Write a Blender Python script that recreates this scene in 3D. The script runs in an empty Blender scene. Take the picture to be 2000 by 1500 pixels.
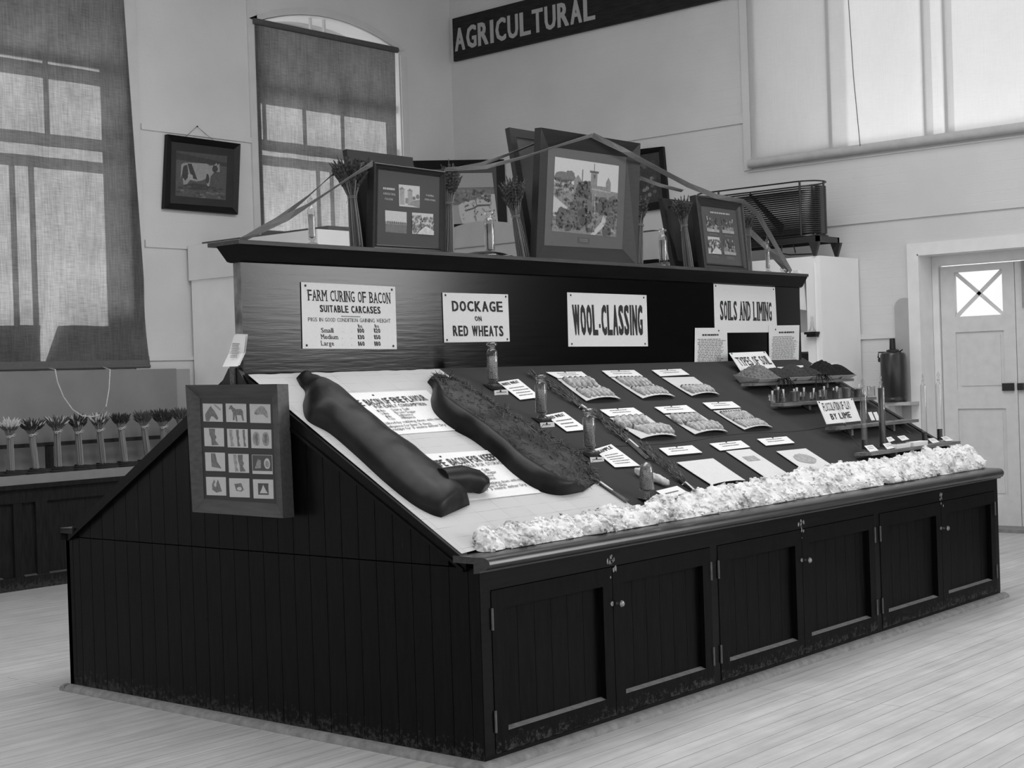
import bpy, math, random
from math import sin, cos, pi, radians, sqrt
from mathutils import Vector, Matrix, noise
random.seed(7)
SC = bpy.context.scene
COL = SC.collection

# ------------------------------------------------------------------ camera
FPX, YAW, PITCH, ROLL = 2930.35, 0.7052, -0.0054, -0.0330
CAM = Vector((-4.2574, -3.8207, 1.5))
Fw = Vector((cos(PITCH)*cos(YAW), cos(PITCH)*sin(YAW), sin(PITCH)))
Rt = Vector((sin(YAW), -cos(YAW), 0)); Up = Rt.cross(Fw)
Rt, Up = Rt*cos(ROLL)+Up*sin(ROLL), -Rt*sin(ROLL)+Up*cos(ROLL)
cd = bpy.data.cameras.new('camera'); cam = bpy.data.objects.new('camera', cd); COL.objects.link(cam)
cam.matrix_world = Matrix(((Rt.x, Up.x, -Fw.x, CAM.x), (Rt.y, Up.y, -Fw.y, CAM.y), (Rt.z, Up.z, -Fw.z, CAM.z), (0, 0, 0, 1)))
cd.sensor_width = 36; cd.lens = FPX/2000*36; cd.clip_start = .05; cd.clip_end = 200
SC.camera = cam

# measured points of the photo, laid back on the real surfaces they lie on
def ray(u, v): return Fw+Rt*((u-1000)/FPX)-Up*((v-750)/FPX)
def onp(u, v, pl):
    n, c = pl; d = ray(u, v); return CAM+d*((c-n.dot(CAM))/n.dot(d))
def PL(n, p): n = Vector(n).normalized(); return (n, n.dot(Vector(p)))
def PX(x): return (Vector((-1, 0, 0)), -x)
def PY(y): return (Vector((0, -1, 0)), -y)
def PZ(z): return (Vector((0, 0, 1)), z)
def pix(p):
    d = Vector(p)-CAM; z = d.dot(Fw); return 1000+FPX*d.dot(Rt)/z, 750-FPX*d.dot(Up)/z
def zat(x, y, v):
    a, b = 0., 8.
    for _ in range(40):
        m = (a+b)/2
        if pix((x, y, m))[1] > v: a = m
        else: b = m
    return a
SL = .585
def slz(y): return .811+SL*(y-.083)
SLOPE = PL((0, -SL, 1), (0, .083, .811+.006))
SDIR = Vector((0, 1, SL)).normalized()      # up the slope
PANEL = PY(1.343)
WX, WY = 8.4, 7.704

# ------------------------------------------------------------------ materials
MATS = {}
def M(g, rough=.7, var=.06, scale=30, bump=0., spec=.3, name=None, metal=0., stretch=None, bscale=None):
    key = (round(g, 3), rough, var, scale, bump, spec, metal, stretch, bscale)
    if key in MATS: return MATS[key]
    m = bpy.data.materials.new(name or 'tone_%02d' % int(g*100)); m.use_nodes = True
    nt = m.node_tree; b = nt.nodes['Principled BSDF']
    b.inputs['Roughness'].default_value = rough; b.inputs['Metallic'].default_value = metal
    b.inputs['Specular IOR Level'].default_value = spec
    tc = nt.nodes.new('ShaderNodeTexCoord'); mp = nt.nodes.new('ShaderNodeMapping')
    nt.links.new(tc.outputs['Object'], mp.inputs[0])
    if stretch: mp.inputs['Scale'].default_value = stretch
    nz = nt.nodes.new('ShaderNodeTexNoise'); nz.inputs['Scale'].default_value = scale; nz.inputs['Detail'].default_value = 5
    nt.links.new(mp.outputs[0], nz.inputs['Vector'])
    mr = nt.nodes.new('ShaderNodeMapRange'); mr.inputs[1].default_value = .25; mr.inputs[2].default_value = .75
    mr.inputs[3].default_value = g*(1-var); mr.inputs[4].default_value = g*(1+var)
    nt.links.new(nz.outputs['Fac'], mr.inputs[0]); nt.links.new(mr.outputs[0], b.inputs['Base Color'])
    if bump:
        bp = nt.nodes.new('ShaderNodeBump'); bp.inputs['Strength'].default_value = bump; bp.inputs['Distance'].default_value = .01
        src = nz
        if bscale:
            src = nt.nodes.new('ShaderNodeTexNoise'); src.inputs['Scale'].default_value = bscale; src.inputs['Detail'].default_value = 4
            nt.links.new(mp.outputs[0], src.inputs['Vector'])
        nt.links.new(src.outputs['Fac'], bp.inputs['Height']); nt.links.new(bp.outputs[0], b.inputs['Normal'])
    MATS[key] = m; return m
def nodes_mat(name):
    m = bpy.data.materials.new(name); m.use_nodes = True; nt = m.node_tree
    return m, nt, nt.nodes['Principled BSDF'], (lambda t: nt.nodes.new('ShaderNode'+t)), nt.links.new

def wood_dark(name, base, worn, rough, axis='Z', wear_z=None, thr=.66, spec=.25, ct=.6):
    m, nt, b, N, L = nodes_mat(name)
    b.inputs['Roughness'].default_value = rough; b.inputs['Specular IOR Level'].default_value = spec
    tc = N('TexCoord'); mp = N('Mapping'); L(tc.outputs['Object'], mp.inputs[0])
    mp.inputs['Scale'].default_value = {'Z': (1, 1, .12), 'X': (.08, 1, 1), 'Y': (1, .1, 1)}[axis]
    n1 = N('TexNoise'); n1.inputs['Scale'].default_value = 60; n1.inputs['Detail'].default_value = 6; L(mp.outputs[0], n1.inputs['Vector'])
    n2 = N('TexNoise'); n2.inputs['Scale'].default_value = 22; n2.inputs['Detail'].default_value = 8; n2.inputs['Roughness'].default_value = .7; L(mp.outputs[0], n2.inputs['Vector'])
    r1 = N('MapRange'); r1.inputs[1].default_value = .3; r1.inputs[2].default_value = .7; r1.inputs[3].default_value = base*(1-ct*.66); r1.inputs[4].default_value = base*(1+ct)
    L(n1.outputs['Fac'], r1.inputs[0])
    r2 = N('MapRange'); r2.inputs[1].default_value = thr; r2.inputs[2].default_value = thr+.08; L(n2.outputs['Fac'], r2.inputs[0])
    fac = r2.outputs[0]
    if wear_z:                                           # kicked and scrubbed paint near the floor
        sx = N('SeparateXYZ'); L(tc.outputs['Object'], sx.inputs[0])
        n3 = N('TexNoise'); n3.inputs['Scale'].default_value = 45; n3.inputs['Detail'].default_value = 8; n3.inputs['Roughness'].default_value = .75; L(tc.outputs['Object'], n3.inputs['Vector'])
        z = N('MapRange'); z.inputs[1].default_value = 0.02; z.inputs[2].default_value = wear_z; z.inputs[3].default_value = .20; z.inputs[4].default_value = -.06; L(sx.outputs['Z'], z.inputs[0])
        ad = N('Math'); ad.operation = 'ADD'; L(n3.outputs['Fac'], ad.inputs[0]); L(z.outputs[0], ad.inputs[1])
        r3 = N('MapRange'); r3.inputs[1].default_value = .61; r3.inputs[2].default_value = .72; r3.inputs[4].default_value = .8; L(ad.outputs[0], r3.inputs[0])
        mx = N('Math'); mx.operation = 'MAXIMUM'; L(fac, mx.inputs[0]); L(r3.outputs[0], mx.inputs[1]); fac = mx.outputs[0]
    mix = N('Mix'); mix.data_type = 'FLOAT'; L(fac, mix.inputs[0]); L(r1.outputs[0], mix.inputs[2]); mix.inputs[3].default_value = worn
    L(mix.outputs[0], b.inputs['Base Color'])
    bp = N('Bump'); bp.inputs['Strength'].default_value = .12; bp.inputs['Distance'].default_value = .004; L(n1.outputs['Fac'], bp.inputs['Height']); L(bp.outputs[0], b.inputs['Normal'])
    return m

CAB = wood_dark('cabinet_dark_varnish', .003, .045, .33, 'Z', .16, .68, .085)
CABD = wood_dark('door_dark_varnish', .0035, .06, .40, 'Z', .16, .69, .05)
CABX = wood_dark('rail_dark_varnish', .003, .05, .34, 'X', None, .72, .09)
PANM = wood_dark('backboard_polish', .0015, .02, .18, 'X', None, .80, .20)
EDGE = wood_dark('nosing_polish', .018, .10, .30, 'X', None, .62, .45)
FAR = wood_dark('far_cabinet_varnish', .010, .05, .5, 'Z', .12, .72, .2)
PANEND = M(.13, .6, .75, 14, .3, name='scuffed_end_grain')
PAPER = M(.66, .85, .03, 60, 0, .2, name='white_card')
PAPERD = M(.50, .85, .05, 60, 0, .2, name='dull_card')
INK = M(.028, .7, .1, 90, 0, .2, name='printing_ink')
INKL = M(.12, .8, .1, 90, 0, .2, name='faint_ink')
CLOTH = M(.048, .95, .06, 6, .25, 0, name='grey_felt', bscale=600)
IRON = M(.012, .45, .2, 50, .1, .5, name='black_iron')
BLACK = M(.004, .9, .1, 20, 0, .05, name='dark_gap')
SHELF = wood_dark('rough_shelf_wood', .12, .3, .6, 'X', None, .62)
FRAMEW = wood_dark('stained_frame_wood', .018, .03, .4, 'X', None, .74, .3, .2)
FRAMED = wood_dark('black_frame_wood', .007, .03, .4, 'X', None, .74)
WHITEP = M(.86, .55, .04, 5, .05, .4, name='white_gloss_paint')
TRIMW = M(.74, .5, .05, 8, .05, .4, name='door_frame_paint')
DOORP = M(.62, .6, .06, 12, .08, .3, name='door_paint')
BRASS = M(.28, .3, .2, 40, .05, .5, metal=.8, name='dull_brass')
SKIN = None

def wall_mat(name, g, axis, brick):
    m, nt, b, N, L = nodes_mat(name); b.inputs['Roughness'].default_value = .75; b.inputs['Specular IOR Level'].default_value = .25
    tc = N('TexCoord'); sx = N('SeparateXYZ'); cb = N('CombineXYZ'); L(tc.outputs['Object'], sx.inputs[0])
    L(sx.outputs['X' if axis == 'X' else 'Y'], cb.inputs[0]); L(sx.outputs['Z'], cb.inputs[1])
    br = N('TexBrick'); br.inputs['Scale'].default_value = 1; br.inputs['Brick Width'].default_value = .24; br.inputs['Row Height'].default_value = .085
    br.inputs['Mortar Size'].default_value = .004; br.inputs['Mortar Smooth'].default_value = .6
    nz = N('TexNoise'); nz.inputs['Scale'].default_value = 1.3; nz.inputs['Detail'].default_value = 7; L(cb.outputs[0], nz.inputs['Vector'])
    n2 = N('TexNoise'); n2.inputs['Scale'].default_value = 40; n2.inputs['Detail'].default_value = 4; L(cb.outputs[0], n2.inputs['Vector'])
    dst = N('VectorMath'); dst.operation = 'ADD'; sc = N('VectorMath'); sc.operation = 'SCALE'; sc.inputs['Scale'].default_value = .03
    L(nz.outputs['Color'], sc.inputs[0]); L(cb.outputs[0], dst.inputs[0]); L(sc.outputs[0], dst.inputs[1]); L(dst.outputs[0], br.inputs['Vector'])
    mr = N('MapRange'); mr.inputs[1].default_value = .3; mr.inputs[2].default_value = .7; mr.inputs[3].default_value = g*.94; mr.inputs[4].default_value = g*1.05; L(nz.outputs['Fac'], mr.inputs[0])
    L(mr.outputs[0], b.inputs['Base Color'])
    # worn joints show only in patches
    pt = N('MapRange'); pt.inputs[1].default_value = .42; pt.inputs[2].default_value = .62; L(nz.outputs['Fac'], pt.inputs[0])
    ml = N('Math'); ml.operation = 'MULTIPLY'; L(br.outputs['Fac'], ml.inputs[0]); L(pt.outputs[0], ml.inputs[1])
    bp = N('Bump'); bp.invert = True; bp.inputs['Strength'].default_value = brick; bp.inputs['Distance'].default_value = .02; L(ml.outputs[0], bp.inputs['Height'])
    b2 = N('Bump'); b2.inputs['Strength'].default_value = .08; b2.inputs['Distance'].default_value = .01; L(n2.outputs['Fac'], b2.inputs['Height']); L(bp.outputs[0], b2.inputs['Normal']); L(b2.outputs[0], b.inputs['Normal'])
    return m
WALLM_L = wall_mat('painted_brick_left', .68, 'X', .12)
WALLM_R = wall_mat('painted_brick_right', .62, 'Y', .2)

def floor_mat():
    m, nt, b, N, L = nodes_mat('pine_boards'); b.inputs['Roughness'].default_value = .5; b.inputs['Specular IOR Level'].default_value = .35
    tc = N('TexCoord'); br = N('TexBrick'); br.inputs['Scale'].default_value = 1; br.inputs['Brick Width'].default_value = 3.6; br.inputs['Row Height'].default_value = .105
    br.inputs['Mortar Size'].default_value = .0022; br.inputs['Mortar Smooth'].default_value = .2; br.inputs['Color1'].default_value = (.45,)*3+(1,); br.inputs['Color2'].default_value = (.49,)*3+(1,); br.inputs['Mortar'].default_value = (.22,)*3+(1,)
    L(tc.outputs['Object'], br.inputs['Vector'])
    mp = N('Mapping'); mp.inputs['Scale'].default_value = (.6, 9, 1); L(tc.outputs['Object'], mp.inputs[0])
    nz = N('TexNoise'); nz.inputs['Scale'].default_value = 3; nz.inputs['Detail'].default_value = 8; L(mp.outputs[0], nz.inputs['Vector'])
    n2 = N('TexNoise'); n2.inputs['Scale'].default_value = 2.2; n2.inputs['Detail'].default_value = 9; n2.inputs['Roughness'].default_value = .7; L(tc.outputs['Object'], n2.inputs['Vector'])
    r = N('MapRange'); r.inputs[1].default_value = .3; r.inputs[2].default_value = .7; r.inputs[3].default_value = .86; r.inputs[4].default_value = 1.1; L(nz.outputs['Fac'], r.inputs[0])
    r2 = N('MapRange'); r2.inputs[1].default_value = .35; r2.inputs[2].default_value = .6; r2.inputs[3].default_value = .9; r2.inputs[4].default_value = 1.05; L(n2.outputs['Fac'], r2.inputs[0])
    m1 = N('VectorMath'); m1.operation = 'SCALE'; L(br.outputs['Color'], m1.inputs[0]); L(r.outputs[0], m1.inputs['Scale'])
    m2 = N('VectorMath'); m2.operation = 'SCALE'; L(m1.outputs[0], m2.inputs[0]); L(r2.outputs[0], m2.inputs['Scale'])
    L(m2.outputs[0], b.inputs['Base Color'])
    bp = N('Bump'); bp.invert = True; bp.inputs['Strength'].default_value = .3; bp.inputs['Distance'].default_value = .005; L(br.outputs['Fac'], bp.inputs['Height']); L(bp.outputs[0], b.inputs['Normal'])
    return m

def blind_mat(name, dif, trn, s):
    m = bpy.data.materials.new(name); m.use_nodes = True; nt = m.node_tree; nt.nodes.clear()
    N = lambda t: nt.nodes.new('ShaderNode'+t); L = nt.links.new
    out = N('OutputMaterial'); d = N('BsdfDiffuse'); t = N('BsdfTranslucent'); ad = N('AddShader')
    tc = N('TexCoord')
    def weave(sc):
        mp = N('Mapping'); mp.inputs['Scale'].default_value = sc; L(tc.outputs['Object'], mp.inputs[0])
        nz = N('TexNoise'); nz.inputs['Scale'].default_value = 1; nz.inputs['Detail'].default_value = 3; L(mp.outputs[0], nz.inputs['Vector']); return nz
    a = weave((90, 90, 6)); b = weave((9, 9, 120)); c = weave((3, 3, 3))
    s1 = N('Math'); s1.operation = 'ADD'; L(a.outputs['Fac'], s1.inputs[0]); L(b.outputs['Fac'], s1.inputs[1])
    s2 = N('Math'); s2.operation = 'ADD'; L(s1.outputs[0], s2.inputs[0]); L(c.outputs['Fac'], s2.inputs[1])
    for sh, g in ((d, dif), (t, trn)):
        r = N('MapRange'); r.inputs[1].default_value = 1.1; r.inputs[2].default_value = 1.9; r.inputs[3].default_value = g*(1-s); r.inputs[4].default_value = g*(1+s)
        L(s2.outputs[0], r.inputs[0]); L(r.outputs[0], sh.inputs['Color'])
    L(d.outputs[0], ad.inputs[0]); L(t.outputs[0], ad.inputs[1]); L(ad.outputs[0], out.inputs[0]); return m
HESSIAN = blind_mat('hessian_blind', .09, .115, .34)
CALICO = blind_mat('calico_blind', .36, .29, .04)

def glass_mat(name='thin_glass', refl=.10, tint=.93):
    m = bpy.data.materials.new(name); m.use_nodes = True; nt = m.node_tree; nt.nodes.clear()
    N = lambda t: nt.nodes.new('ShaderNode'+t); L = nt.links.new
    out = N('OutputMaterial'); t = N('BsdfTransparent'); t.inputs[0].default_value = (tint, tint, tint, 1)
    g = N('BsdfGlossy'); g.inputs['Roughness'].default_value = .05; fr = N('LayerWeight'); fr.inputs[0].default_value = .5; pw = N('Math'); pw.operation = 'POWER'; L(fr.outputs['Facing'], pw.inputs[0]); pw.inputs[1].default_value = 2.2
    ml = N('Math'); ml.operation = 'MULTIPLY_ADD'; L(pw.outputs[0], ml.inputs[0]); ml.inputs[1].default_value = .6; ml.inputs[2].default_value = refl; ml.use_clamp = True
    mx = N('MixShader'); L(ml.outputs[0], mx.inputs[0]); L(t.outputs[0], mx.inputs[1]); L(g.outputs[0], mx.inputs[2]); L(mx.outputs[0], out.inputs[0]); return m
GLASS = glass_mat('thin_glass', .08, .90); PANE = glass_mat('frosted_pane', .04, .93)

# ------------------------------------------------------------------ mesh builder
class MB:
    def __init__(s): s.v = []; s.f = []; s.m = []; s.mats = []
    def mi(s, mat):
        if mat is None: return -1
        if mat not in s.mats: s.mats.append(mat)
        return s.mats.index(mat)
    def add(s, vs, fs, mat=None):
        k = len(s.v); s.v += [Vector(p) for p in vs]; i = s.mi(mat)
        for f in fs: s.f.append([k+a for a in f]); s.m.append(i)
        return s
    def box(s, x0, x1, y0, y1, z0, z1, mat=None):
        return s.hexa([(x0, y0, z0), (x1, y0, z0), (x1, y1, z0), (x0, y1, z0)], [(x0, y0, z1), (x1, y0, z1), (x1, y1, z1), (x0, y1, z1)], mat)
    def hexa(s, a, b, mat=None):
        n = len(a)
        fs = [list(range(n))[::-1], list(range(n, 2*n))]+[[i, (i+1) % n, n+(i+1) % n, n+i] for i in range(n)]
        return s.add(list(a)+list(b), fs, mat)
    def slab(s, q, n, t, mat=None):           # polygon q (seen face) extruded t behind along -n
        q = [Vector(p) for p in q]; return s.hexa([p-n*t for p in q], q, mat)
    def poly(s, q, mat=None): return s.add(q, [list(range(len(q)))], mat)
    def prismx(s, yz, x0, x1, mat=None): return s.hexa([(x0, y, z) for y, z in yz], [(x1, y, z) for y, z in yz], mat)
    def prismy(s, xz, y0, y1, mat=None): return s.hexa([(x, y0, z) for x, z in xz], [(x, y1, z) for x, z in xz], mat)
    def tube(s, pts, r, n=6, mat=None, caps=True):
        pts = [Vector(p) for p in pts]; rs = r if isinstance(r, (list, tuple)) else [r]*len(pts); vs = []; fs = []
        for i, p in enumerate(pts):
            d = (pts[min(i+1, len(pts)-1)]-pts[max(i-1, 0)]).normalized()
            a = d.cross(Vector((0, 0, 1)) if abs(d.z) < .9 else Vector((1, 0, 0))).normalized(); b = d.cross(a)
            vs += [p+(a*cos(2*pi*k/n)+b*sin(2*pi*k/n))*rs[i] for k in range(n)]
        for i in range(len(pts)-1):
            for k in range(n): fs.append([i*n+k, i*n+(k+1) % n, (i+1)*n+(k+1) % n, (i+1)*n+k])
        if caps: fs += [list(range(n))[::-1], [(len(pts)-1)*n+k for k in range(n)]]
        return s.add(vs, fs, mat)
    def lathe(s, base, prof, n=24, mat=None, ax=Vector((0, 0, 1))):
        base = Vector(base); ax = Vector(ax).normalized()
        a = ax.cross(Vector((1, 0, 0)) if abs(ax.x) < .9 else Vector((0, 1, 0))).normalized(); b = ax.cross(a); vs = []; fs = []
        for r, h in prof: vs += [base+ax*h+(a*cos(2*pi*k/n)+b*sin(2*pi*k/n))*r for k in range(n)]
        for i in range(len(prof)-1):
            for k in range(n): fs.append([i*n+k, i*n+(k+1) % n, (i+1)*n+(k+1) % n, (i+1)*n+k])
        if prof[0][0] > 1e-5: fs.append(list(range(n))[::-1])
        if prof[-1][0] > 1e-5: fs.append([(len(prof)-1)*n+k for k in range(n)])
        return s.add(vs, fs, mat)
    def strip(s, pts, w, mat=None, t=.0008):   # flat ribbon through pts, w = width vectors
        pts = [Vector(p) for p in pts]; vs = []; fs = []
        for i, p in enumerate(pts):
            ww = Vector(w[i] if isinstance(w, list) else w)/2
            d = (pts[min(i+1, len(pts)-1)]-pts[max(i-1, 0)]).normalized(); nn = d.cross(ww).normalized()*t
            vs += [p-ww+nn, p+ww+nn, p+ww-nn, p-ww-nn]
        for i in range(len(pts)-1):
            for k in range(4): fs.append([i*4+k, i*4+(k+1) % 4, (i+1)*4+(k+1) % 4, (i+1)*4+k])
        return s.add(vs, fs, mat)
    def grid(s, g, mat=None, wrap=False):      # g[i][j] points
        ni, nj = len(g), len(g[0]); vs = [p for r in g for p in r]; fs = []
        for i in range(ni-1):
            for j in range(nj-1 if not wrap else nj): fs.append([i*nj+j, i*nj+(j+1) % nj, (i+1)*nj+(j+1) % nj, (i+1)*nj+j])
        return s.add(vs, fs, mat)

ORG = {}
def build(name, mb, mat=None, parent=None, org=None, smooth=0):
    me = bpy.data.meshes.new(name)
    if parent is not None: o0 = ORG[parent.name]
    elif org is not None: o0 = Vector(org)
    else:
        n = len(mb.v); o0 = Vector((sum(p.x for p in mb.v)/n, sum(p.y for p in mb.v)/n, min(p.z for p in mb.v)))
    me.from_pydata([p-o0 for p in mb.v], [], mb.f)
    mats = list(mb.mats); mi = list(mb.m)
    if not mats or -1 in mi:
        base = mat or BLACK
        if base not in mats: mats.append(base)
        k = mats.index(base); mi = [k if i < 0 else i for i in mi]
    for m in mats: me.materials.append(m)
    if len(mats) > 1: me.polygons.foreach_set('material_index', mi)
    if smooth:
        me.shade_smooth(); me.set_sharp_from_angle(angle=radians(smooth))
    o = bpy.data.objects.new(name, me); COL.objects.link(o)
    ORG[o.name] = o0
    if parent is not None: o.parent = parent
    else: o.location = o0
    return o
def tag(o, label=None, cat=None, group=None, kind=None):
    if label: o['label'] = label
    if cat: o['category'] = cat
    if group: o['group'] = group
    if kind: o['kind'] = kind
    return o
def thing(name, label, cat, loc, group=None):
    o = bpy.data.objects.new(name, None); COL.objects.link(o); o.location = loc; o.empty_display_size = .05
    ORG[o.name] = Vector(loc); return tag(o, label, cat, group)
def struct(name, mb, mat=None, parent=None, smooth=0):
    o = build(name, mb, mat, parent, (0, 0, 0) if parent is None else None, smooth)
    if parent is None: o['kind'] = 'structure'
    return o
def lerp(a, b, t): return a+(b-a)*t
def bil(q, u, v):      # q = TL,TR,BR,BL ; u right, v down
    return lerp(lerp(q[0], q[1], u), lerp(q[3], q[2], u), v)
def Q(pl, *px): return [onp(u, v, pl) for u, v in px]
def up(q, n, d): return [p+n*d for p in q]

# ------------------------------------------------------------------ lettering
_gc = {}
def glyph(ch, bold):
    k = (ch, bold)
    if k in _gc: return _gc[k]
    cu = bpy.data.curves.new('g', 'FONT'); cu.body = ch; cu.size = 1; cu.offset = bold; cu.resolution_u = 2; cu.fill_mode = 'FRONT'
    ob = bpy.data.objects.new('g', cu); COL.objects.link(ob)
    dg = bpy.context.evaluated_depsgraph_get(); me = bpy.data.meshes.new_from_object(ob.evaluated_get(dg))
    vs = [(v.co.x, v.co.y) for v in me.vertices]; fs = [list(p.vertices) for p in me.polygons]
    bpy.data.objects.remove(ob); bpy.data.meshes.remove(me); bpy.data.curves.remove(cu)
    _gc[k] = (vs, fs); return _gc[k]
CAPH = None
STEMS = {'A': ((.04, 0), (.96, 0)), 'B': ((.1, 0), (.1, 1)), 'C': (), 'D': ((.1, 0), (.1, 1)), 'E': ((.1, 0), (.1, 1)), 'F': ((.12, 0), (.12, 1)), 'G': (), 'I': ((.5, 0), (.5, 1)), 'K': ((.1, 0), (.1, 1), (.95, 0), (.9, 1)),
         'L': ((.1, 0), (.1, 1)), 'M': ((.08, 0), (.92, 0), (.08, 1), (.92, 1)), 'N': ((.08, 0), (.08, 1), (.92, 1)), 'O': (), 'P': ((.12, 0), (.12, 1)), 'R': ((.1, 0), (.1, 1), (.95, 0)), 'S': (), 'T': ((.5, 0), (0.02, .93), (.98, .93)),
         'U': ((.08, 1), (.92, 1)), 'W': ((.05, 1), (.95, 1)), 'Y': ((.5, 0), (.05, 1), (.95, 1)), 'H': ((.1, 0), (.1, 1), (.9, 0), (.9, 1)), 'l': ((.5, 0),), 'm': ((.1, 0), (.5, 0), (.9, 0)), 'r': ((.2, 0),), 'i': ((.5, 0),)}
NARROW = {'I': .42, 'l': .34, 'i': .34, '.': .3, '-': .5, ' ': .55, 'M': 1.25, 'W': 1.3, 'm': 1.3, ',': .3, ':': .3, '1': .55, 'f': .6, 't': .6, 'r': .7, '\'': .3}
def letters(mb, text, q, n, bold=.0, serif=0, mat=None, gap=.16, lift=.0012):
    """text fitted to the quad q (TL,TR,BR,BL)"""
    ws = [NARROW.get(c, 1.) for c in text]; tot = sum(ws)+gap*(len(ws)-1); x = 0
    low = any(c.islower() for c in text)
    q = up(q, n, lift); mat = mat or INK
    for c, w in zip(text, ws):
        x0, x1 = x/tot, (x+w)/tot; x += w+gap
        if c == ' ': continue
        vs, fs = glyph(c, 0)
        if not vs: continue
        a, b = min(p[0] for p in vs), max(p[0] for p in vs)
        if c in '.-:,' or low:
            y0, y1 = (0, .72)
            if c in '.-:,': cx = (a+b)/2; a, b = cx-.2, cx+.2
        else: y0, y1 = min(p[1] for p in vs), max(p[1] for p in vs)
        if b-a < 1e-6: continue
        if c == 'I' and not serif: m_ = (x1-x0)*.1; x0 += m_; x1 -= m_
        P = lambda u, v: bil(q, x0+(x1-x0)*u, 1-v)
        fat = bold*2.3/max(w, .6); nr = max(2, int(fat/.018)+1) if fat > .012 else 1; fv = bold*.8 if fat > .012 else 0
        if c in '.-:,': fat = 0; nr = 1; fv = 0
        for r_, dv in [(i_, j_) for i_ in range(nr) for j_ in ((-fv, fv) if fv else (0,))]:
            sh_ = (2*r_/(nr-1)-1)*fat if nr > 1 else 0
            mb.add([P(fat+(1-2*fat)*(p[0]-a)/(b-a)+sh_, fv+(1-2*fv)*(p[1]-y0)/(y1-y0)+dv)+n*(.00003*r_+(.000015 if dv > 0 else 0)) for p in vs], fs, mat)
        if serif:
            sw = serif/w
            for sx, sy in STEMS.get(c, ()):
                h = .075; yy = 0 if sy < .5 else 1-h; dy = .72 if c.islower() and sy else 1
                mb.add([P(sx-sw, yy)+n*.0004, P(sx+sw, yy)+n*.0002, P(sx+sw, yy+h)+n*.0002, P(sx-sw, yy+h)+n*.0002], [[0, 1, 2, 3]], mat)
    return mb
def scrib(mb, q, n, rows, mat=None, seed=0, fill=.5, lift=.0012, ragged=.2):
    """lines of small unreadable print"""
    rnd = random.Random(seed); q = up(q, n, lift); mat = mat or INKL
    if rows <= 5 and fill == .5: fill = .26
    for r in range(rows):
        v0 = r/rows; v1 = v0+fill/rows; x = rnd.uniform(0, .06); end = 1-rnd.uniform(0, ragged)
        while x < end-.03:
            w = min(rnd.uniform(.04, .12), end-x)
            mb.poly([bil(q, x, v1), bil(q, x+w, v1), bil(q, x+w, v0), bil(q, x, v0)], mat); x += w+rnd.uniform(.012, .03)
def card(name, label, cat, pl, px, t=.0015, gap=.001, mat=None, group=None, text=None, pins=0, curl=0, lines=0, seed=1, box=(.12, .2, .88, .8)):
    """a card pinned or laid on plane pl, corners TL,TR,BR,BL"""
    n = pl[0]; q = up(Q(pl, *px), n, gap+t)
    c = sum(q, Vector())/4
    root = thing(name, label, cat, tuple(c), group)
    mb = MB()
    if curl:
        K = 6; g = []
        for i in range(K+1):
            v = i/K; r = []
            for j in range(K+1):
                u = j/K; h = curl*(max(0, v-.35)/.65)**2*(1-(2*u-1)**2*.8)
                r.append(bil(q, u, v)+n*h)
            g.append(r)
        mb.grid(g[::-1]); mb.grid([[p-n*t for p in r] for r in g])
        for side in ([g[0][j] for j in range(K+1)], [g[K][j] for j in range(K+1)], [g[i][0] for i in range(K+1)], [g[i][K] for i in range(K+1)]):
            mb.grid([side, [p-n*t for p in side]])
    else: mb.slab(q[::-1], n, t)
    build('card', mb, mat or PAPER, root)
    if text or lines:
        tb = MB()
        if text:
            for tt in text: letters(tb, *tt[:1], tt[1], n, **tt[2])
        if lines:
            u0, v0, u1, v1 = box; qq = [bil(q, u0, v0), bil(q, u1, v0), bil(q, u1, v1), bil(q, u0, v1)]
            scrib(tb, qq, n, lines, INKL, seed)
        build('lettering', tb, INK, root)
    if pins:
        pb = MB()
        for u, v in (pins if isinstance(pins, list) else [(.04, .05), (.96, .05), (.96, .95), (.04, .95)]):
            pb.lathe(bil(q, u, v)+n*.0005, [(.006, 0), (.0055, .002), (.002, .004)], 8, ax=n)
        build('drawing_pin', pb, IRON, root)
    return root, q

# ================================================================== ROOM
fl = MB(); fl.add([(-14, -12, 0), (WX+.4, -12, 0), (WX+.4, WY+.4, 0), (-14, WY+.4, 0), (-14, -12, -.1), (WX+.4, -12, -.1), (WX+.4, WY+.4, -.1), (-14, WY+.4, -.1)],
                  [[0, 1, 2, 3], [7, 6, 5, 4], [4, 5, 1, 0], [5, 6, 2, 1], [6, 7, 3, 2], [7, 4, 0, 3]])
struct('floor', fl, floor_mat())

H = 6.4; TH = .45
W1 = (1.95, 3.95, 1.75, 5.10); W2 = (5.52, 7.56, 2.95, 5.10)     # window openings x0,x1,z0,spring
def arch(x0, x1, zs, rise, n=14):
    return [(lerp(x0, x1, i/n), zs+rise*(1-(2*i/n-1)**2)) for i in range(n+1)]
wl = MB()
def wbox(x0, x1, z0, z1): wl.box(x0, x1, WY, WY+TH, z0, z1)
wbox(-14, -6.2, 0, H); wbox(-6.2, -3.4, 0, .9); wbox(-6.2, -3.4, 5.1, H); wbox(-3.4, -.05, 0, H); wbox(-.05, W1[0], 0, H)
for (x0, x1, z0, zs) in (W1, W2):
    wbox(x0, x1, 0, z0)
    a = arch(x0, x1, zs, .2)
    for i in range(len(a)-1):
        wl.prismy([(a[i][0], a[i][1]), (a[i+1][0], a[i+1][1]), (a[i+1][0], H), (a[i][0], H)], WY, WY+TH)
wbox(W1[1], W2[0], 0, H); wbox(W2[1], WX+TH, 0, H)
struct('wall_left', wl, WALLM_L)

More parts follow.
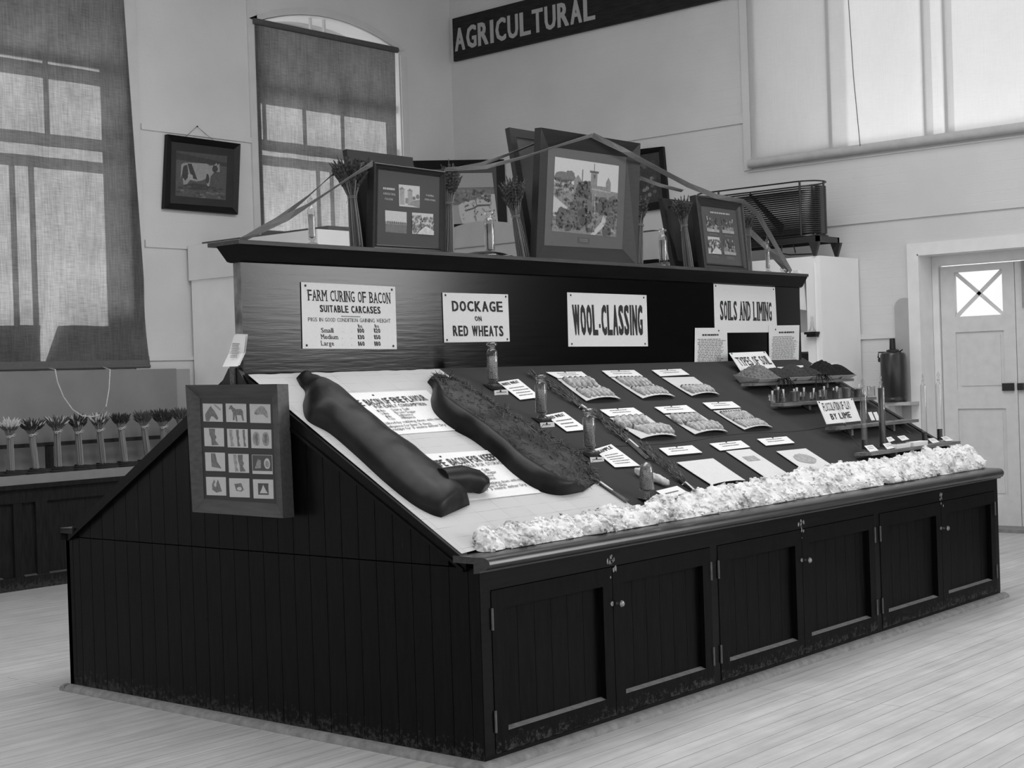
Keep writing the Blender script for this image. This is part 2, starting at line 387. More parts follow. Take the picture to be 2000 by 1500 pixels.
# right wall with door opening, high window opening and the long window down the room
wr = MB()
def rbox(y0, y1, z0, z1): wr.box(WX, WX+TH, y0, y1, z0, z1)
D0, D1, DZ = .62, 2.114, 2.47
B0, B1, BZ = -.9, 3.71, 3.52
rbox(B1, WY, 0, H); rbox(D1, B1, 0, BZ); rbox(B0, D1, DZ, BZ); rbox(B0, D0, 0, DZ); rbox(B0, B1, 6.2, H)
rbox(-5.5, B0, 0, H); rbox(-9.2, -5.5, 0, 2.0); rbox(-9.2, -5.5, 5.6, H); rbox(-12, -9.2, 0, H)
struct('wall_right', wr, WALLM_R)
for y in (-5.75, -6.9, -8.05):
    pass
lw = MB()
for y in (-5.54, -6.75, -7.95, -9.15): lw.box(WX+.1, WX+.18, y-.04, y+.04, 2.0, 5.6)
for z in (2.03, 3.2, 4.4, 5.57): lw.box(WX+.1, WX+.18, -9.2, -5.5, z-.03, z+.03)
struct('window_4', lw, TRIMW)

cg = MB(); cg.box(-14, WX+TH, -12, WY+TH, H, H+.15); struct('ceiling', cg, M(.55, .8, .05, 3, 0, .2, name='ceiling_paint'))
# string courses and raised borders
tr = MB()
for z0, z1 in ((3.885, 3.94), (2.80, 2.865), (1.75, 1.79)):
    tr.box(4.12, 5.42, WY-.018, WY+.01, z0, z1)
    if z0 > 2: tr.box(7.66, WX, WY-.018, WY+.01, z0, z1)
struct('trim_1', tr, WALLM_L)
tr = MB()
tr.box(3.97, 4.1, WY-.02, WY+.01, 0, H); tr.box(5.42, 5.54, WY-.02, WY+.01, 0, H); tr.box(7.56, 7.66, WY-.02, WY+.01, 0, 5.05)
a = arch(5.44, 7.64, 5.12, .26); b = arch(5.52, 7.56, 5.10, .2)
for i in range(len(a)-1): tr.prismy([b[i], b[i+1], a[i+1], a[i]], WY-.02, WY+.01)
struct('trim_2', tr, M(.64, .75, .05, 6, .05, .25, name='window_border_paint'))
tr = MB()
tr.box(WX-.018, WX+.01, 3.86, WY, 3.885, 3.94)
tr.box(WX-.018, WX+.01, 2.22, 3.9, 2.80, 2.865); tr.box(WX-.018, WX+.01, -1, 2.22, 2.80, 2.865); tr.box(WX-.018, WX+.01, 3.9, WY, 2.80, 2.865)
tr.box(WX-.018, WX+.01, 2.22, WY, 1.73, 1.775)
tr.box(WX-.012, WX+.01, -1, 3.84, 3.40, 3.415)
tr.box(WX-.02, WX+.01, 3.80, 3.88, 3.42, H)
struct('trim_3', tr, WALLM_R)
tr = MB(); tr.box(WX-.02, WX, 2.22, WY, 0, .17); struct('baseboard_right', tr, TRIMW)
tr = MB(); tr.box(-14, WX-.02, WY-.02, WY, 0, .17); struct('baseboard_left', tr, TRIMW)

LIN = M(.88, .6, .03, 6, .03, .3, name='lit_reveal')  # added lining; daylight on jamb and soffit is put into its white
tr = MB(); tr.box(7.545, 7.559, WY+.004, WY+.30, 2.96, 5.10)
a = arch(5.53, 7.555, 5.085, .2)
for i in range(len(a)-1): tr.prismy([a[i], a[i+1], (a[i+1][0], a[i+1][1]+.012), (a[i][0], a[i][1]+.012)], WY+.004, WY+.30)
struct('lit_reveal_lining', tr, LIN)
tr = MB()  # unseen dark boards, added to keep the backboard's reflection dark
for k in range(20): y = -.96-k*.227; tr.box(WX-.03, WX-.001, y-.222, y, .0, 5.9)
tr.box(WX-.05, WX-.001, -5.5, -.95, 5.9, 6.0)
struct('unseen_reflection_blocker', tr, wood_dark('reflection_blocker_boards', .03, .06, .5, 'Z', None, .75, .15))
# windows behind the hessian blinds: glazing bars close behind the cloth
def window(nm, W, verts_hi, verts_lo, hz):
    x0, x1, z0, zs = W; yb = WY+.045
    mb = MB()
    for z, h in hz: mb.box(x0, x1, yb, yb+.03, z-h/2, z+h/2)
    for x in verts_hi: mb.box(x-.02, x+.02, yb+.002, yb+.028, hz[1][0], hz[0][0]+.25)
    for x in verts_lo: mb.box(x-.022, x+.022, yb+.002, yb+.028, z0, hz[2][0])
    for x in (verts_lo[0], verts_lo[1]): mb.box(x-.012, x+.012, yb+.002, yb+.028, hz[0][0]+.25, zs+.2)
    mb.box(x0, x0+.06, yb, yb+.05, z0, zs); mb.box(x1-.07, x1, yb+.28, yb+.33, z0, zs)
    o = struct(nm, mb, TRIMW)
    g = MB(); g.box(x0, x1, WY+.33, WY+.334, z0, zs+.2); struct('pane', g, PANE, o)
    e = MB(); e.box(x0-.1, x1+.1, WY+TH, WY+TH+.05, zs-.02, zs+.4); e.box(x0, x1, WY+.34, WY+TH+.05, z0-.1, z0+.02); struct('sill', e, TRIMW, o)
    return o
window('window_1', W1, (2.11, 2.64, 3.169), (2.81, 2.995), ((4.40, .09), (3.80, .07), (3.60, .06)))
w1b = MB(); w1b.prismy([(1.95, 1.75), (2.99, 1.75), (3.03, 2.17), (1.95, 2.17)], WY+.05, WY+.07); w1b.prismy([(3.02, 1.75), (3.95, 1.75), (3.95, 2.17), (3.20, 2.17)], WY+.05, WY+.07)  # unseen boards added behind the blind, shaped to cast its lower shadows
struct('blind_shadow_boards', w1b, TRIMW)
window('window_2', W2, (5.63, 6.16, 6.69), (6.32, 6.51), ((4.46, .08), (3.99, .07), (3.84, .06)))
mb = MB()
for x in (-6.17, -5.3, -4.3, -3.43): mb.box(x-.03, x+.03, WY+.1, WY+.16, .9, 5.1)
for z in (.93, 2.3, 3.7, 5.07): mb.box(-6.2, -3.4, WY+.1, WY+.16, z-.03, z+.03)
struct('window_5', mb, TRIMW)
# high window on the right wall
mb = MB()
for y in [onp(1621, 150, PX(WX))[1], onp(1806, 150, PX(WX))[1], onp(1848, 150, PX(WX))[1], -.2]:
    mb.box(WX-.026, WX-.001, y-.02, y+.02, BZ-.02, 6.2)
mb.box(WX+.004, WX+.05, B0, B1, BZ-.02, BZ+.03)
w3 = struct('window_3', mb, TRIMW)
g = MB(); g.box(WX+.3, WX+.304, B0, B1, BZ, 6.2); struct('pane', g, PANE, w3)

# roller blinds
def blind(label, x0t, x1t, zt, x0b, x1b, zb, hem, roller):
    root = thing('roller_blind', label, 'blind', ((x0t+x1t)/2, WY-.02, zb))
    mb = MB(); K = 40; J = 14
    g = []
    for i in range(K+1):
        t = i/K; z = lerp(zt, zb, t); a = lerp(x0t, x0b, t); b = lerp(x1t, x1b, t)
        if t > .78: b += -.02*sin((t-.78)/.22*pi)
        g.append([Vector((lerp(a, b, j/J), WY-.024+.004*sin(j*1.9+t*3)*t, z)) for j in range(J+1)])
    mb.grid(g)
    build('cloth', mb, HESSIAN, root, smooth=60)
    h = MB(); h.tube([(x0b, WY-.022, zb), (x1b, WY-.022, zb)], .016, 8); h.box(x0b, x1b-.004, WY-.0285, WY-.0195, zb-.005, zb+hem)
    build('hem', h, M(.13, .9, .1, 40, .1, .1, name='hem_cloth'), root)
    if roller:
        r = MB(); r.tube([(x0t-.02, WY-.03, zt+.02), (x1t+.03, WY-.03, zt+.02)], .032, 12); build('roller', r, M(.10, .8, .1, 20, 0, .2, name='rolled_hessian'), root, smooth=50)
    return root
blind('long hessian roller blind over the leftmost window, its pull cord looped over the sheaves', 1.9, 3.955, 5.3, 1.95, 4.117, 1.70, .06, False)
blind('shorter hessian roller blind below the arched window top behind the stand', 5.50, 7.468, 5.075, 5.50, 7.43, 2.98, .05, True)
root = thing('roller_blind', 'bright white calico roller blind high on the right-hand wall above the door', 'blind', (WX-.04, 1.5, 3.47))
YB1, YB0 = 3.783, -1.0
g = []
K, J = 40, 60
for i in range(K+1):
    z = lerp(6.3, 3.50, i/K); r = []
    for j in range(J+1):
        y = lerp(YB1, YB0, j/J); dx = 0
        d = (YB1-y); e = z-3.5
        for sl_, st, wd in ((1.5, .05, .03), (1.0, .12, .03), (3.2, .15, .05)):
            k = abs(e-sl_*d+st*.2); dx += .010*math.exp(-(k/wd/2)**2)*math.exp(-(d*1.4)**2)*(1 if e < 1.3 else 0)
        r.append(Vector((WX-.03-dx-.003*sin(y*5+z), y, z)))
    g.append(r)
mb = MB(); mb.grid(g[::-1]); build('cloth', mb, CALICO, root, smooth=80)
mb = MB(); mb.tube([(WX-.05, YB1+.02, 3.475), (WX-.05, YB0, 3.475)], [.042, .042], 14); mb.box(WX-.075, WX-.045, YB1-.10, YB1-.06, 3.475, 3.49, IRON)
build('roller', mb, M(.45, .8, .08, 12, .1, .2, name='rolled_calico'), root, smooth=50)
mb = MB(); pc = Q(PX(WX-.085), (1655, -30), (1667, 150), (1680, 285)); mb.tube(pc, .004, 5); build('pull_cord', mb, INKL, root)

# double door with crossed panes
AR = MB()
yo0, yo1, zo = .52, 2.21, 2.57
AR.box(WX-.03, WX, D1, yo1, 0, zo); AR.box(WX-.03, WX, yo0, D0, 0, zo); AR.box(WX-.03, WX, D0, D1, DZ, zo)
AR.box(WX-.03, WX+.24, D1-.012, D1, 0, DZ); AR.box(WX-.03, WX+.24, D0, D0+.012, 0, DZ); AR.box(WX-.03, WX+.24, D0, D1, DZ-.012, DZ)
AR.box(WX+.24, WX+.32, 2.04, 2.10, 0, DZ-.012); AR.box(WX+.24, WX+.32, .64, .70, 0, DZ-.012); AR.box(WX+.24, WX+.32, .70, 2.04, 2.37, DZ-.012)
struct('trim_4', AR, TRIMW)
LD = 1.345
def leaf(nm, y1, y0, glassed):
    X = WX+.26; mb = MB(); T = .05; z1 = 2.36; st = .13
    yi1, yi0 = y1-st, y0+st-.02
    mb.box(X, X+T, yi1, y1, .03, z1); mb.box(X, X+T, y0, yi0, .03, z1)
    for z0_, z1_ in ((.03, .28), (1.07, 1.24), (1.76, 1.90), (2.30, z1)): mb.box(X, X+T, yi0, yi1, z0_, z1_)
    for z0_, z1_ in ((.28, 1.07), (1.24, 1.76)):
        mb.box(X+.015, X+.035, yi0, yi1, z0_, z1_); mb.box(X+.008, X+.015, yi0+.035, yi1-.035, z0_+.035, z1_-.035)
    w = Vector((0, yi1-yi0, .40)); 
    for (ya, yb) in ((yi0, yi1), (yi1, yi0)):
        a = Vector((X+.02, ya, 1.90)); b = Vector((X+.02, yb, 2.30)); d = (b-a).normalized(); nn = Vector((0, -d.z, d.y))*.016
        mb.slab([a+nn, a-nn, b-nn, b+nn], Vector((-1, 0, 0)), .02)
    o = struct(nm, mb, DOORP)
    g = MB(); g.box(X+.025, X+.028, yi0, yi1, 1.90, 2.30); struct('glass_pane', g, PANE, o)
    return o
d1 = leaf('door_1', 2.03, LD, True); d2 = leaf('door_2', LD-.006, .71, True)
mb = MB(); mb.box(WX+.235, WX+.262, 1.372, 1.475, 1.225, 1.292); struct('rim_lock', mb, IRON, d1)
mb = MB(); mb.box(WX+.225, WX+.262, 1.285, 1.335, 1.228, 1.29); struct('lock_keep', mb, IRON, d2)
mb = MB(); mb.box(WX+.245, WX+.262, 1.25, 1.275, 1.95, 2.36); struct('bolt', mb, M(.3, .5, .1, name='bolt_paint'), d2)
mb = MB(); mb.box(WX-.02, WX+.3, D0, D1, 0, .03); struct('door_sill', mb, M(.22, .7, .2, 20, .1, name='worn_step'), d1)

# ================================================================== DISPLAY STAND
LX, WD = 4.92, 2.772
stand = thing('display_stand', 'long dark varnished exhibition stand with sloping top, cupboard doors and tall centre backboard', 'display stand', (LX/2, WD/2, 0))
mb = MB()     # carcass, end boarding, back
GAP = .003
BW = .1
def endboards(xa, xb):
    mb = MB()
    y = .0; ys = [0, .057]+[.057+BW*i for i in range(1, 27)]+[WD-.06, WD]
    ys = [a for a in ys if a < WD-.08 or a >= WD-.06]
    for a, b in zip(ys[:-1], ys[1:]):
        a2, b2 = a+GAP/2, b-GAP/2
        mb.box(xa, xb, a2, b2, .0, .767)
        za = min(slz(a2), slz(WD-a2))-.045; zb = min(slz(b2), slz(WD-b2))-.045
        if a2 < WD/2 < b2: mb.prismx([(a2, .772), (b2, .772), (b2, zb), (WD/2, 1.49), (a2, za)], xa, xb); continue
        if min(za, zb) > .775: mb.prismx([(a2, .772), (b2, .772), (b2, zb), (a2, za)], xa, xb)
    build('end_boarding', mb, CAB, stand)
endboards(0, .02); endboards(LX-.02, LX)
mb = MB(); mb.box(.021, LX-.021, .03, WD-.03, 0, .80, BLACK); mb.prismx([(.06, .80), (WD-.06, .80), (WD/2, 1.53)], .021, LX-.021, BLACK)
build('carcass', mb, BLACK, stand)
mb = MB(); mb.box(0, LX, WD-.03, WD, 0, .752); build('back_boarding', mb, CAB, stand)
# face frame
DOORS = [(.062, .838), (.842, 1.600), (1.663, 2.442), (2.446, 3.235), (3.298, 4.078), (4.082, 4.862)]
mb = MB()
mb.box(.0015, LX-.0015, -.0005, .03, .679, .752); mb.box(.0015, LX-.0015, 0, .03, .0, .045)
for a, b in ((.0015, .060), (1.602, 1.661), (3.237, 3.296), (4.864, LX-.0015)): mb.box(a, b, -.001, .03, .045, .679)
build('face_frame', mb, CABX, stand)
for i, (a, b) in enumerate(DOORS):
    mb = MB(); z0, z1 = .048, .676; st = .075 if i % 2 == 0 else .065
    L_, R_ = a+(.076 if i % 2 == 0 else .07), b-.066
    y0 = -.004
    mb.box(a, L_, y0, .029, z0, z1); mb.box(R_, b, y0, .029, z0, z1); mb.box(L_, R_, y0, .029, z1-.075, z1); mb.box(L_, R_, y0, .029, z0, z0+.078)
    n = 6; w = (R_-L_)/n
    for k in range(n): mb.box(L_+k*w+.001, L_+(k+1)*w-.001, .0245, .029, z0+.078, z1-.075)
    d = build('door', mb, CABD, stand)
    lb = MB(); lb.prismx([(y0+.001, z0+.078), (.0245, z0+.078), (.0245, z0+.087)], L_, R_); build('ledge', lb, M(.20, .5, .3, 30, .1, .4, name='lit_ledge'), d)  # paler than the door: light from above put into the ledge colour
    hx = a if i % 2 == 0 else b
    for zz in (.13, .525):
        h = MB(); h.tube([(hx, y0-.003, zz), (hx, y0-.003, zz+.085)], .0045, 8); h.box(hx-.005, hx+.005, y0-.0015, y0, zz, zz+.085)
        build('hinge', h, M(.10, .5, .3, name='painted_hinge'), d, smooth=40)
    if i % 2:
        k = MB(); k.lathe((a+.024, y0, .519), [(.008, 0), (.006, .012), (.013, .02), (.015, .028), (.010, .035), (.002, .037)], 14, ax=(0, -1, 0)); build('knob', k, BRASS, d, smooth=40)
        k = MB(); k.lathe((a-.012, y0, .522), [(.011, 0), (.010, .004), (.004, .005)], 12, ax=(0, -1, 0)); build('escutcheon', k, BRASS, d, smooth=40)
# chipped paint by the catches
mb = MB(); rnd = random.Random(3)
for cx in (.842, 2.446, 4.09):
    for k in range(16):
        px_, pz = cx+rnd.gauss(0, .012), .685+rnd.gauss(0, .022); r = rnd.uniform(.003, .009); yy = -.0045 if pz < .679 else -.0008
        if abs(pz-.679) < .006: continue
        mb.poly([(px_+r*cos(t)*rnd.uniform(.5, 1.2), yy, pz+r*sin(t)*rnd.uniform(.8, 2.0)) for t in [2*pi*j/7 for j in range(7)]])
build('paint_chips', mb, M(.22, .8, .3, 80, name='bare_wood_chips'), stand)
# nosing front and back
def nose(sgn, name):
    f = (lambda y: y) if sgn > 0 else (lambda y: WD-y)
    pr = [(.0, .752), (-.018, .754), (-.020, .762), (-.034, .764), (-.044, .772), (-.050, .784), (-.048, .797), (-.040, .807), (-.028, .813), (0, .815), (.105, .817), (.105, .79), (0, .79)]
    m = MB(); yz = [(f(y), z) for y, z in pr]
    ch = lambda y: max(0, -y if sgn > 0 else y-WD)*.75
    A_, B_ = [(-.03+ch(y), y, z) for y, z in yz], [(LX+.03-ch(y), y, z) for y, z in yz]
    m.hexa(A_ if sgn > 0 else B_, B_ if sgn > 0 else A_)
    build(name, m, EDGE, stand, smooth=35)
nose(1, 'front_nosing'); nose(-1, 'rear_nosing')
# slopes and their edge mouldings
mb = MB()
mb.prismx([(.083, .789), (.083, .811), (1.345, slz(1.345)), (1.345, slz(1.345)-.022)], .02, LX-.02)
mb.prismx([(WD-.083, .811), (WD-.083, .789), (1.427, slz(1.345)-.022), (1.427, slz(1.345))], .02, LX-.02)
build('sloping_top', mb, CAB, stand)
mb = MB()
for xa, xb in ((-.018, .028), (LX-.028, LX+.018)):
    for f in ((lambda y: y), (lambda y: WD-y)):
        mb = MB(); pts = [(.05, .800), (.05, .760), (1.36, slz(1.36)-.06), (1.36, slz(1.36)+.0)]
        yz = [(f(y), z) for y, z in pts]
        mb.prismx(yz, xa, xb)
        y2 = [(f(y), z) for y, z in [(.06, .768), (.06, .755), (1.36, slz(1.36)-.072), (1.36, slz(1.36)-.058)]]
        mb.prismx(y2, xa-.008 if xa < 0 else xa, xb if xa < 0 else xb+.008)
        build('edge_moulding', mb, CABX, stand)
# backboard and its cornice shelf
mb = MB(); mb.box(0, LX-.03, 1.345, 1.395, 1.45, 2.045, PANM); mb.box(-.001, 0, 1.345, 1.395, 1.5, 2.045, PANEND)
build('backboard', mb, PANM, stand)
mb = MB()
pr = [(1.343, 2.038), (1.325, 2.044), (1.318, 2.06), (1.314, 2.075), (1.300, 2.108), (1.298, 2.112), (1.455, 2.112), (1.452, 2.108), (1.428, 2.06), (1.42, 2.044), (1.40, 2.038)]
sh = lambda z: -.022-.03*(z-2.038)/.07
mb.hexa([(sh(z)+.01, y, z) for y, z in pr], [(LX-.02-sh(z)-.03, y, z) for y, z in pr])
build('cornice', mb, CABX, stand, smooth=25)
mb = MB(); mb.box(-.055, LX-.005, 1.285, 1.50, 2.1125, 2.131)
build('top_shelf', mb, wood_dark('dusty_shelf_wood', .03, .22, .5, 'X', None, .66, .3), stand)
# quarter round at floor
mb = MB()
q4 = [(0, 0), (.042, 0), (.040, .012), (.032, .022), (.018, .029), (0, .031)]
mb.hexa([(-.04, -a, b) for a, b in q4], [(LX+.04, -a, b) for a, b in q4]); mb.hexa([(LX+.04, WD+a, b) for a, b in q4], [(-.04, WD+a, b) for a, b in q4])
mb.hexa([(-a, WD+.035, b) for a, b in q4], [(-a, 0, b) for a, b in q4]); mb.hexa([(LX+a, 0, b) for a, b in q4], [(LX+a, WD, b) for a, b in q4])
build('floor_moulding', mb, M(.20, .6, .3, 25, .1, .3, name='bare_moulding'), stand, smooth=40)

# cloth and lining paper on the slope
def sheet(name, label, cat, px, mat, lift, t=.001, wav=0):
    n = SLOPE[0]; q = up(Q(SLOPE, *px), n, lift); K, J = 10, 40; g = []
    for i in range(K+1):
        r = []
        for j in range(J+1):
            p = bil(q, j/J, i/K); e = 0
            if wav and i == 0: p = p+SDIR*wav*noise.noise(Vector((j*.35, 3, 0)))
            r.append(p+n*(.0015*noise.noise(p*4)))
        g.append(r)
    mb = MB(); mb.grid(g[::-1]); mb.grid([[p-n*t for p in r] for r in g])
    for side in (g[0], g[K], [r[0] for r in g], [r[J] for r in g]): mb.grid([side, [p-n*t for p in side]])
    o = build(name, mb, mat, smooth=60); return tag(o, label, cat)
n = SLOPE[0]
cl = MB()
x0c, x1c = 1.20, 4.865
g = []
for i in range(21):
    y = lerp(1.340, .06, i/20); r = []
    for j in range(61):
        x = lerp(x0c, x1c-.06*(1-i/20.), j/60); p = Vector((x, y, slz(y)+.002))+n*(.0014+.0012*noise.noise(Vector((x*3, y*3, 0))))
        r.append(p)
    g.append(r)
cl.grid(g[::-1]); cl.grid([[p-n*.0012 for p in r] for r in g])
for y in (.62,):
    cl.strip([Vector((lerp(x0c+.05, x1c-.3, k/40), y+.012*sin(k*.4), slz(y+.012*sin(k*.4))+.0052)) for k in range(41)], SDIR*.006)
tag(build('grey_cloth', cl, CLOTH, smooth=60), 'plain grey felt cloth covering the sloping top of the display stand', 'cloth')
def lining_mat():
    m, nt, b, N, L = nodes_mat('squared_lining_paper'); b.inputs['Roughness'].default_value = .8; b.inputs['Specular IOR Level'].default_value = .2
    tc = N('TexCoord'); br = N('TexBrick'); br.inputs['Scale'].default_value = 1; br.inputs['Brick Width'].default_value = .15; br.inputs['Row Height'].default_value = .062
    br.inputs['Mortar Size'].default_value = .0012; br.offset = 0; br.inputs['Color1'].default_value = (.42,)*3+(1,); br.inputs['Color2'].default_value = (.45,)*3+(1,); br.inputs['Mortar'].default_value = (.27,)*3+(1,)
    L(tc.outputs['Object'], br.inputs['Vector']); nz = N('TexNoise'); nz.inputs['Scale'].default_value = 9; L(tc.outputs['Object'], nz.inputs['Vector'])
    mx = N('Mix'); mx.data_type = 'RGBA'; r = N('MapRange'); r.inputs[1].default_value = .35; r.inputs[2].default_value = .65; L(nz.outputs['Fac'], r.inputs[0]); L(r.outputs[0], mx.inputs[0]); L(br.outputs['Color'], mx.inputs[6]); mx.inputs[7].default_value = (.44,)*3+(1,)
    L(mx.outputs[2], b.inputs['Base Color']); return m
sheet('lining_paper', 'white squared lining paper laid under the two bacon sides on the sloping top', 'paper', [(484, 733), (858, 722), (1238, 992), (901, 1083)], lining_mat(), .0035, wav=.012)

# ------------------------------------------------------------------ posters on the backboard
def T(pl, x0, y0, x1, y1, s=.03, k=1.5): return Q(pl, (x0, y0), (x1, y0+s*(x1-x0)), (x1+k, y1+s*(x1-x0)), (x0+k, y1))
P_ = PANEL
n1 = P_[0]
def L_(q, lift=.0022): return q
F1 = dict(bold=.005, serif=.3); F2 = dict(bold=.035); F3 = dict(bold=0.0)
tx = [('FARM CURING OF BACON', T(P_, 599.5, 565.5, 760.5, 587, .04), dict(bold=.012, serif=.26)),
      ('SUITABLE CARCASES', T(P_, 623, 595.5, 741.5, 609.5, .03), F2),
      ('PIGS IN GOOD CONDITION GAINING WEIGHT', T(P_, 600.5, 620, 761.5, 627.5, .019, .5), F3)]
for i, (a, b, c) in enumerate((('Small', '100', '120'), ('Medium', '130', '150'), ('Large', '160', '180'))):
    y = 640+i*12.7
    tx += [(a, T(P_, 625.5, y, 625.5+[24, 33, 25][i], y+9.5, .01), dict(bold=.012, serif=.25)), (b, T(P_, 697+i*.5, y+1.5, 709.5+i*.5, y+10, .01), F2), (c, T(P_, 729+i*.3, y+1.5, 741+i*.3, y+10, .01), F2), ('.', T(P_, 665, y+1, 668, y+9), F3), ('.', T(P_, 683, y+1, 686, y+9), F3)]
tx += [('lbs.', T(P_, 697.5, 633, 707, 640), dict(bold=.01)), ('lbs.', T(P_, 730, 633, 739.5, 640), dict(bold=.01)), ('-', T(P_, 652, 611, 714, 620), F3)]
for t_ in tx: t_[2].setdefault('lift', .0032)
card('poster', 'white printed poster headed FARM CURING OF BACON tacked to the backboard', 'poster', P_, [(587.5, 551), (771, 560), (774.5, 682), (590.5, 681)], text=tx, pins=4, group='posters tacked to the backboard')
tx = [('DOCKAGE', T(P_, 881, 587.5, 980, 608, .015), dict(bold=.03, lift=.0032)), ('ON', T(P_, 925.7, 617.5, 939, 627), dict(bold=.03, lift=.0032)), ('RED WHEATS', T(P_, 883, 636, 981.5, 656.5, .005), dict(bold=.035, lift=.0032))]
card('poster', 'white printed poster reading DOCKAGE ON RED WHEATS tacked to the backboard', 'poster', P_, [(863.5, 571.5), (991.5, 575), (995, 667), (867, 669)], text=tx, pins=4, group='posters tacked to the backboard')
tx = [('WOOL-CLASSING', Q(P_, (1116, 595), (1253.5, 596), (1255, 655), (1120, 655)), dict(bold=.04, gap=.10, lift=.0032))]
card('poster', 'white printed poster reading WOOL-CLASSING in tall black letters on the backboard', 'poster', P_, [(1107, 571), (1262, 576.5), (1265, 676.5), (1109.5, 677)], text=tx, pins=4, group='posters tacked to the backboard')
tx = [('SOILS AND LIMING', Q(P_, (1405, 587), (1505.7, 590.5), (1507, 627), (1406, 625.5)), dict(bold=.03, serif=.26, gap=.14, lift=.0032))]
card('poster', 'white printed poster reading SOILS AND LIMING at the right end of the backboard', 'poster', P_, [(1393, 554.5), (1513, 561), (1517.5, 649), (1395.5, 650)], text=tx, pins=[(.03, .04), (.97, .05)], group='posters tacked to the backboard')
def notice(label, px, hx, rows, seed):
    r, q = card('notice', label, 'notice', PY(1.3395), px, pins=[(.73, .08)] if seed == 1 else [(.21, .11)], t=.001)
    tb = MB(); qq = [bil(q, hx, .17), bil(q, hx+.55, .17), bil(q, hx+.55, .215), bil(q, hx, .215)]
    scrib(tb, qq, n1, 1, INK, 5, 1, ragged=.02); scrib(tb, [bil(q, .07, .3), bil(q, .95, .3), bil(q, .95, .93), bil(q, .07, .93)], n1, rows, INKL, seed, .4)
    build('lettering', tb, INK, r)
notice('typewritten notice pinned over the lower left corner of the SOILS AND LIMING poster', [(1357, 640.5), (1419.5, 640.3), (1421.3, 710.5), (1356, 713)], .2, 14, 1)
notice('typewritten notice pinned over the lower right corner of the SOILS AND LIMING poster', [(1501, 636), (1561, 635), (1559.5, 705.5), (1502, 708)], .3, 20, 2)

def leaning(bottom_pl, bl, tl):          # plane parallel to X through a bottom point and the corner above it
    B = onp(*bl, bottom_pl); T_ = onp(*tl, PX(B.x)); d = (T_-B)
    n = Vector((0, -d.z, d.y)).normalized()
    if n.y > 0: n = -n
    return (n, n.dot(B))
LP = leaning((SLOPE[0], SLOPE[1]+.012), (1448, 728), (1423.6, 689.8))
card('sign_card', 'white sloping card reading TYPES OF SOIL propped behind the soil heaps', 'sign', LP, [(1423.6, 689.8), (1493.8, 686.8), (1520, 725), (1448, 728)], t=.003, gap=0, pins=[(.05, .05), (.95, .05)],
     text=[('TYPES OF SOIL', Q(LP, (1434.5, 699), (1496, 695.5), (1508, 712), (1447, 715)), dict(bold=.018, serif=.22, gap=.14, lift=.004))])

# recipe cards on the lining paper
def sq(a, b, h):                          # quad on the slope: top-left px, top-right px, height in metres down the slope
    p, r = onp(*a, SLOPE), onp(*b, SLOPE); return [p, r, r-SDIR*h, p-SDIR*h]
tx = [('RECIPE. BACON OF FINE FLAVOUR', sq((664, 788), (822, 774.5), .052), dict(bold=.014, gap=.12)), ('FOR EARLY CONSUMPTION', sq((727, 795.5), (826, 789.5), .026), dict(bold=.012)),
      ('10 lbs.', sq((733, 804), (748, 802.5), .02), F3), ('Dairy Salt', sq((761, 801.5), (795, 799.5), .02), F3), ('2 lbs.', sq((740, 809.5), (755, 808), .02), F3), ('Brown Sugar', sq((767, 807), (807, 804.5), .02), F3),
      ('1 lb.', sq((750, 815), (761, 814), .02), F3), ('Saltpetre', sq((773, 812), (801, 810.5), .02), F3), ('4 ozs.', sq((754, 819.5), (767, 818.5), .02), F3), ('Allspice', sq((779, 817), (806, 815.5), .02), F3),
      ('Remove the blood by rubbing down with mixture of', sq((705, 832), (876, 817), .02), F3), ('salt and saltpetre for last 3 days.', sq((718, 838), (838, 827.5), .02), F3), ('Cover with recipe for 3 weeks either Dry Salting', sq((722, 844), (890, 828), .02), F3)]
for t_ in tx: t_[2].setdefault('lift', .0062)
tx = [(a, b, dict(c, lift=.0105)) for a, b, c in tx]
SL4 = (SLOPE[0], SLOPE[1]+.0045)
card('recipe_card', 'white printed card headed BACON OF FINE FLAVOUR between the two bacon sides', 'sign', SL4, [(652, 770), (832, 763), (917, 839), (742, 852)], t=.003, gap=0, pins=[(.37, .08)], text=tx)
tx = [('RECIPE. BACON FOR KEEPING', sq((822, 906), (974, 887.5), .052), dict(bold=.014, gap=.12)), ('SUITABLE FOR STORAGE', sq((884, 913.5), (979, 903.5), .024), dict(bold=.004)),
      ('20 lbs.', sq((886, 923), (903, 921), .02), F3), ('Dairy Salt', sq((914, 921), (951, 918), .02), F3), ('2 lbs.', sq((897, 928), (911, 926.5), .02), F3), ('Brown Sugar', sq((921, 927), (964, 922.5), .02), F3),
      ('1 lb.', sq((906, 934), (917, 933), .02), F3), ('Saltpetre', sq((929, 932), (958, 929), .02), F3), ('4 ozs.', sq((911, 940), (926, 938.5), .02), F3), ('Allspice', sq((936, 937), (962, 934.5), .02), F3),
      ('Remove blood by rubbing down with mixture of', sq((890, 953), (1036, 934), .02), F3), ('saltpetre for last 3 days.', sq((905, 957), (985, 946.5), .02), F3), ('recipe for 3 weeks, either Dry Salting', sq((912, 962), (1048, 943.5), .02), F3)]
tx = [(a, b, dict(c, lift=.0105)) for a, b, c in tx]
card('recipe_card', 'white printed card headed BACON FOR KEEPING, the lower one on the lining paper', 'sign', SL4, [(797, 890), (975, 879), (1056, 963), (885, 982)], t=.003, gap=0, pins=[(.3, .08)], text=tx)

